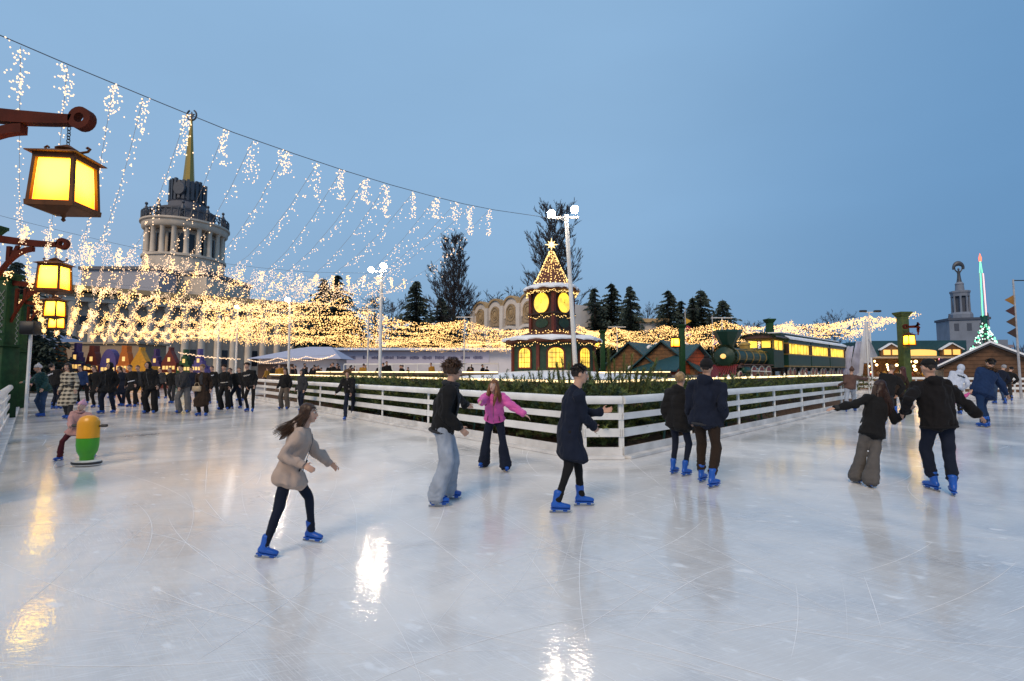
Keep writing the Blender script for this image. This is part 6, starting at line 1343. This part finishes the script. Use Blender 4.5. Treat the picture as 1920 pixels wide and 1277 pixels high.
# child with a support and the support itself
CHP = cloth('child_pink_coat', (.42, .24, .23), .8); PKN = cloth('pink_knit', (.58, .33, .43), .9, bump=.6, bscale=60)
person('small child in a pink coat and bobble hat leaning on a skating aid', [(176, 858), (112, 864)], (153, 762), 1.14, 172, -.02, hands=[(194, 795, -.22), (131, 800, -.22)], crouch=.08, hk=1.2, top=dict(mat=CHP, hem=.16, bulk=1.22, scarf=(CHP, False), sleeve=1.2, fold=.014), legs=dict(mat=cloth('maroon', (.07, .014, .02)), style='straight'), hair=('short', HB), hat=('beanie', PKN), woman=True, skin=SKINP, feetyaw=(-10, 30), nod=-14, hipshift=(-.02, .06))
sa_ = G(162, 873); ai = empty('skating_aid', sa_ - V((0, 0, 0)), 0, 'plain yellow and green skating aid with side handles held by the small child', 'skating aid')
YEL = mat('aid_yellow', (.75, .33, .01), .3, var=.05); GRN = mat('aid_green', (.05, .30, .015), .35, var=.08)
m = MB(); m.lathe([(.215, 0.015), (.225, .05), (.215, .085), (.17, .095)], 28, sx=1, sy=.62); m.build('base', mat('aid_base_white', (.6, .6, .58), .4), ai)
m = MB(); m.lathe([(.226, .032), (.234, .045), (.234, .062), (.226, .072)], 28, sx=1, sy=.62, cap=False); m.build('rubber_edge', DARK, ai)
m = MB(); m.lathe([(.105, .095), (.11, .16), (.155, .24), (.17, .34), (.17, .46)], 28, sx=1, sy=.72); m.build('lower_body', GRN, ai)
m = MB(); m.lathe([(.17, .463), (.17, .62), (.165, .72), (.135, .79), (.08, .825), (.02, .835)], 28, sx=1, sy=.72); m.build('upper_body', YEL, ai)
m = MB(); m.tube([(-.27, .02, .66), (-.16, .02, .65), (.16, .02, .65), (.27, .02, .66)], .016, 8)
for s in (-1, 1): m.tube([(s * .20, .02, .657), (s * .29, .02, .66)], .024, 8)
m.build('handlebar', DARK, ai)

# ---- right hand side, further off
person('person in a brown jacket and light jeans beyond the end of the barrier', [(1587, 773), (1604, 771)], (1597, 695), 1.72, 24, .0, hands=[(1574, 722, .2), (1648, 713, .2)], top=dict(mat=cloth('brown_jacket', (.11, .065, .055)), hem=.06, bulk=1.12), legs=dict(mat=LJEAN, style='straight'), hair=('short', HB), hat=('beanie', cloth('brown_knit', (.10, .06, .05))), fine=False)
crowd('person in a dark jacket and black trousers ahead of the pair holding hands', 1672, 797, 684, 20, top=dict(mat=BLACK, hem=.1, bulk=1.1), legs=dict(mat=CHAR, style='straight'), hair=('short', HLB))
crowd('woman with dark reddish hair in a dark coat, half hidden behind the cap wearing man', 1692, 776, 688, 5, top=dict(mat=BROWNC, hem=.3), legs=dict(mat=BLACK, style='slim'), hair=('long', HAIRM('dark_red', (.06, .016, .012))), woman=True)
crowd('person in a white hoodie with dark lettering on the back and the hood up', 1801, 778, 684, 8, top=dict(mat=cloth('white_hoodie', (.50, .55, .66)), hem=.06, bulk=1.15, hood='up', print=(-1, BLACK)), legs=dict(mat=BLACK, style='straight'), hair=None)
crowd('child in a pink jacket and teal trousers holding hands with the man in blue', 1790, 803, 722, 0, H=1.18, hands=[None, (1817, 737, .0)], top=dict(mat=cloth('child_hot_pink', (.55, .10, .28)), hem=.1, bulk=1.15), legs=dict(mat=cloth('teal', (.035, .13, .15)), style='straight'), hair=('short', HB), woman=True)
crowd('man in a dark blue parka with a fur collar and blue trousers, seen from behind', 1857, 802, 673, 2, hands=[(1819, 738, .05), (1893, 748, .0)], top=dict(mat=cloth('navy_parka', (.012, .030, .085)), hem=.2, bulk=1.16, fur=mat('brown_fur', (.10, .055, .03), .9)), legs=dict(mat=cloth('blue_trousers', (.010, .030, .085)), style='straight'), hair=('short', HD), fine=True)
crowd('grey haired person in dark clothes near the right edge', 1882, 758, 684, 10, top=dict(mat=NAVY, hem=.12), legs=dict(mat=JEAN), hair=('short', HAIRM('grey', (.3, .3, .32))))
crowd('person in black with a cap at the far right of the ice', 1896, 752, 688, 30, top=dict(mat=BLACK, hem=.1), legs=dict(mat=CHAR), hair=('short', HD), hat=('cap', BLACK))

# ---- left hand crowd, facing the camera
def plaid():
    m = cloth('plaid_coat', (.4, .36, .28)); nt = m.node_tree; b = nt.nodes['Principled BSDF']; t = nt.nodes.new('ShaderNodeTexCoord'); w1 = nt.nodes.new('ShaderNodeTexWave'); w2 = nt.nodes.new('ShaderNodeTexWave')
    for w_, ax in ((w1, 'Z'), (w2, 'X')):
        w_.bands_direction = ax; w_.inputs['Scale'].default_value = 2.4 if ax == 'Z' else 2.2; w_.inputs['Distortion'].default_value = .6; w_.inputs['Detail Scale'].default_value = 1; nt.links.new(t.outputs['Object'], w_.inputs[0])
    mu = nt.nodes.new('ShaderNodeMath'); mu.operation = 'MULTIPLY_ADD'; mu.inputs[1].default_value = .62; nt.links.new(w1.outputs['Fac'], mu.inputs[0]); m3 = nt.nodes.new('ShaderNodeMath'); m3.operation = 'MULTIPLY'; m3.inputs[1].default_value = .38; nt.links.new(w2.outputs['Fac'], m3.inputs[0]); nt.links.new(m3.outputs[0], mu.inputs[2])
    r = nt.nodes.new('ShaderNodeMapRange'); r.inputs[1].default_value = .25; r.inputs[2].default_value = .6; nt.links.new(mu.outputs[0], r.inputs[0]); x = nt.nodes.new('ShaderNodeMix'); x.data_type = 'RGBA'; x.inputs[6].default_value = (.05, .045, .04, 1); x.inputs[7].default_value = (.46, .41, .32, 1); nt.links.new(r.outputs[0], x.inputs[0]); nt.links.new(x.outputs[2], b.inputs['Base Color']); return m
crowd('person in a teal green puffer and white beanie holding on to the left barrier', 71, 782, 684, 200, hands=[None, (46, 716, .1)], top=dict(mat=cloth('teal_puffer', (.025, .07, .065), .6), hem=.12, bulk=1.2, quilt=.014), legs=dict(mat=JEAN, style='straight'), hair=('short', HB), hat=('beanie', cloth('white_knit', (.62, .60, .62))), fine=True)
crowd('woman in a long black and cream plaid coat with dark hair', 121, 786, 681, 178, top=dict(mat=plaid(), hem=.52, bulk=1.0, flare=-.02, kind='coat', belt=CHAR, fold=.012), legs=dict(mat=CHAR), hair=('long', HD), woman=True, fine=True, hx=127, extra=dict(len=.2))
crowd('man in a black hooded coat and dark jeans skating toward the viewer, hood up', 196, 776, 680, 182, top=dict(mat=BLACK, hem=.18, bulk=1.16, hood='up'), legs=dict(mat=NAVY), hair=None, fine=True, hx=205)
crowd('broad man all in black with loose trousers and hood, centre of the left crowd', 277, 776, 679, 178, top=dict(mat=BLACK, hem=.14, bulk=1.14, hood='up'), legs=dict(mat=BLACK, style='wide'), hair=None, fine=True)
crowd('person in a dark grey jacket and light grey loose trousers, hands together', 339, 775, 684, 180, hands=[(338, 728, -.25), (335, 728, -.25)], top=dict(mat=CHAR, hem=.06, bulk=1.15), legs=dict(mat=cloth('grey_loose', (.13, .125, .125)), style='wide'), hair=('short', HD), fine=True)
crowd('woman in a long dark brown coat carrying a beige handbag', 375, 781, 683, 176, top=dict(mat=BROWNC, hem=.62, bulk=.95, flare=-.06, kind='coat', front=CHAR), legs=dict(mat=BLACK), hair=('bun', HLB), woman=True, fine=True, extra=dict(bag=mat('beige_leather', (.36, .27, .17), .5), baglabel='small beige handbag hanging in front of the long brown coat'), hx=379)
crowd('woman in a black sweater and wide black trousers with a light belt', 417, 769, 684, 184, top=dict(mat=BLACK, hem=.0, bulk=.98, belt=cloth('pale_belt', (.45, .42, .38))), legs=dict(mat=BLACK, style='wide'), hair=('short', HB), woman=True, fine=True, hx=420)
crowd('person in black leaning toward the woman in wide trousers', 439, 767, 690, 196, top=dict(mat=BLACK, hem=.06), legs=dict(mat=NAVY), hair=('short', HB), hx=431)
crowd('young man in a black hoodie with a pale chest print and black joggers', 465, 773, 680, 180, hands=[(478, 722, -.1), (463, 727, -.22)], top=dict(mat=BLACK, hem=.06, bulk=1.08, print=(1, cloth('pale_print', (.4, .38, .36)))), legs=dict(mat=BLACK, style='slim'), hair=('short', HD), fine=True, hx=463)
crowd('woman in a black jacket and grey brown trousers next to the hooded girl', 530, 768, 690, 190, top=dict(mat=BLACK, hem=.04, bulk=1.1), legs=dict(mat=cloth('taupe', (.11, .09, .075)), style='wide'), hair=('long', HD), woman=True, hx=535, extra=dict(len=.25))
crowd('girl in a dark hoodie with the hood up by the barrier', 562, 772, 693, 200, top=dict(mat=CHAR, hem=.1, bulk=1.08, hood='up'), legs=dict(mat=NAVY), hair=('long', HD), woman=True, hx=566, extra=dict(len=.2))
person('boy with curly fair hair in an open black jacket skating along the barrier', [(661, 781), (647, 788)], (651, 701), 1.74, 172, -.15, hands=[(658, 743, -.35), (630, 738, .1)], look=-6, nod=-8, top=dict(mat=BLACK, hem=.05, bulk=1.16, front=cloth('grey_tee', (.17, .16, .16))), legs=dict(mat=NAVY, style='straight'), hair=('curly', HLB), fine=True, feetyaw=(-40, 10), hipshift=(-.08, 0))
extras = [(97, 768, 682, 4, 'person in a black jacket with pale lettering on the back behind the plaid coat', dict(mat=BLACK, hem=.1, bulk=1.15, print=(-1, WHITEC)), NAVY, ('short', HD)),
 (150, 758, 686, 175, 'person in a blue and black jacket deep in the left crowd', dict(mat=cloth('blue_black', (.02, .04, .11)), hem=.1), BLACK, ('short', HB)),
 (176, 765, 686, 165, 'woman in a black coat close behind the hooded man', dict(mat=BLACK, hem=.3), BLACK, ('long', HB)),
 (224, 762, 687, 188, 'slim woman in a long dark coat right of the hooded man', dict(mat=NAVY, hem=.4), NAVY, ('long', HB)),
 (243, 764, 684, 182, 'person with a cap in a black coat with a white strap', dict(mat=BLACK, hem=.25, belt=WHITEC), BLACK, ('short', HD)),
 (258, 760, 685, 176, 'person with a flat dark cap behind the broad man in black', dict(mat=CHAR, hem=.1), BLACK, ('short', HD)),
 (318, 757, 689, 184, 'person in black far behind the grey trousers', dict(mat=BLACK, hem=.1), CHAR, ('short', HB)),
 (358, 756, 688, 178, 'person in a navy jacket between grey trousers and brown coat', dict(mat=NAVY, hem=.1), NAVY, ('short', HD)),
 (397, 757, 686, 182, 'person in a black printed top behind the brown coated woman', dict(mat=BLACK, hem=.05, print=(1, WHITEC)), BLACK, ('short', HD)),
 (120, 752, 688, 180, 'person in a tan jacket seen between the plaid coat and the far stalls', dict(mat=cloth('tan_jacket', (.24, .16, .10)), hem=.1), BLACK, ('short', HBL)),
 (232, 750, 690, 180, 'person in a pale pink jacket far back in the left crowd', dict(mat=cloth('pale_pink', (.45, .33, .33)), hem=.1), CHAR, ('short', HBL)),
 (300, 748, 690, 180, 'person in dark grey far back between the two men in black', dict(mat=CHAR, hem=.1), BLACK, ('short', HD)),
 (43, 757, 690, 185, 'child in a pink jacket behind the left barrier by the white pole', dict(mat=cloth('lilac_pink', (.40, .22, .30)), hem=.1), CHAR, ('short', HB)),
 (206, 747, 690, 176, 'person in a dark anorak hidden far behind the hooded man', dict(mat=BLACK, hem=.15), BLACK, ('short', HD)),
 (448, 752, 689, 180, 'person in black far behind the chest print hoodie', dict(mat=BLACK, hem=.1), BLACK, ('short', HB))]
for fx, fy, ht, hdg, lb, tp, lg, hr_ in extras: crowd(lb, fx, fy, ht, hdg, top=tp, legs=dict(mat=lg), hair=hr_, woman='woman' in lb, extra=dict(len=.2))
# ---- tiny people beyond the terrace: three figures, copied
gp_ = 'people far beyond the terrace'
src = [crowd('tiny dark dressed person in the far crowd by the white tent', 520, 727, 686, 180, H=1.75, top=dict(mat=BLACK, hem=.15), hair=('short', HD), group=gp_, skates=False),
       crowd('tiny person in an ochre jacket in the far crowd by the white tent', 531, 727, 687, 180, H=1.7, top=dict(mat=cloth('ochre', (.33, .17, .03)), hem=.1), hair=('short', HB), group=gp_, skates=False),
       crowd('tiny person in a brown coat in the far crowd by the white tent', 547, 727, 687, 170, H=1.7, top=dict(mat=cloth('mid_brown', (.12, .06, .04)), hem=.3), hair=('short', HD), group=gp_, skates=False)]
for s_ in src: KIDS_s = list(KIDS.get(s_, []))
LBT = ['tiny dark dressed person in the far crowd beyond the terrace', 'tiny person in an ochre jacket beyond the terrace', 'tiny person in a brown coat in the far crowd beyond the terrace']
for i in range(46):
    px = U(500, 690) if i < 32 else random.choice((717, 728, 760, 808, 884, 906)) + U(-8, 8)
    j = (0, 2, 0, 1, 0, 2, 0)[i % 7]; c = copy_tree(src[j]); y = U(36.5, 45); c.rotation_euler.z = U(0, 6.28); c.scale = [U(.86, 1.06)] * 3
    q = at(px, 690, y); c.location = (q.x, y, .12 if px < 700 else .2); c['label'] = LBT[j]
D.scenes.remove(TMP)
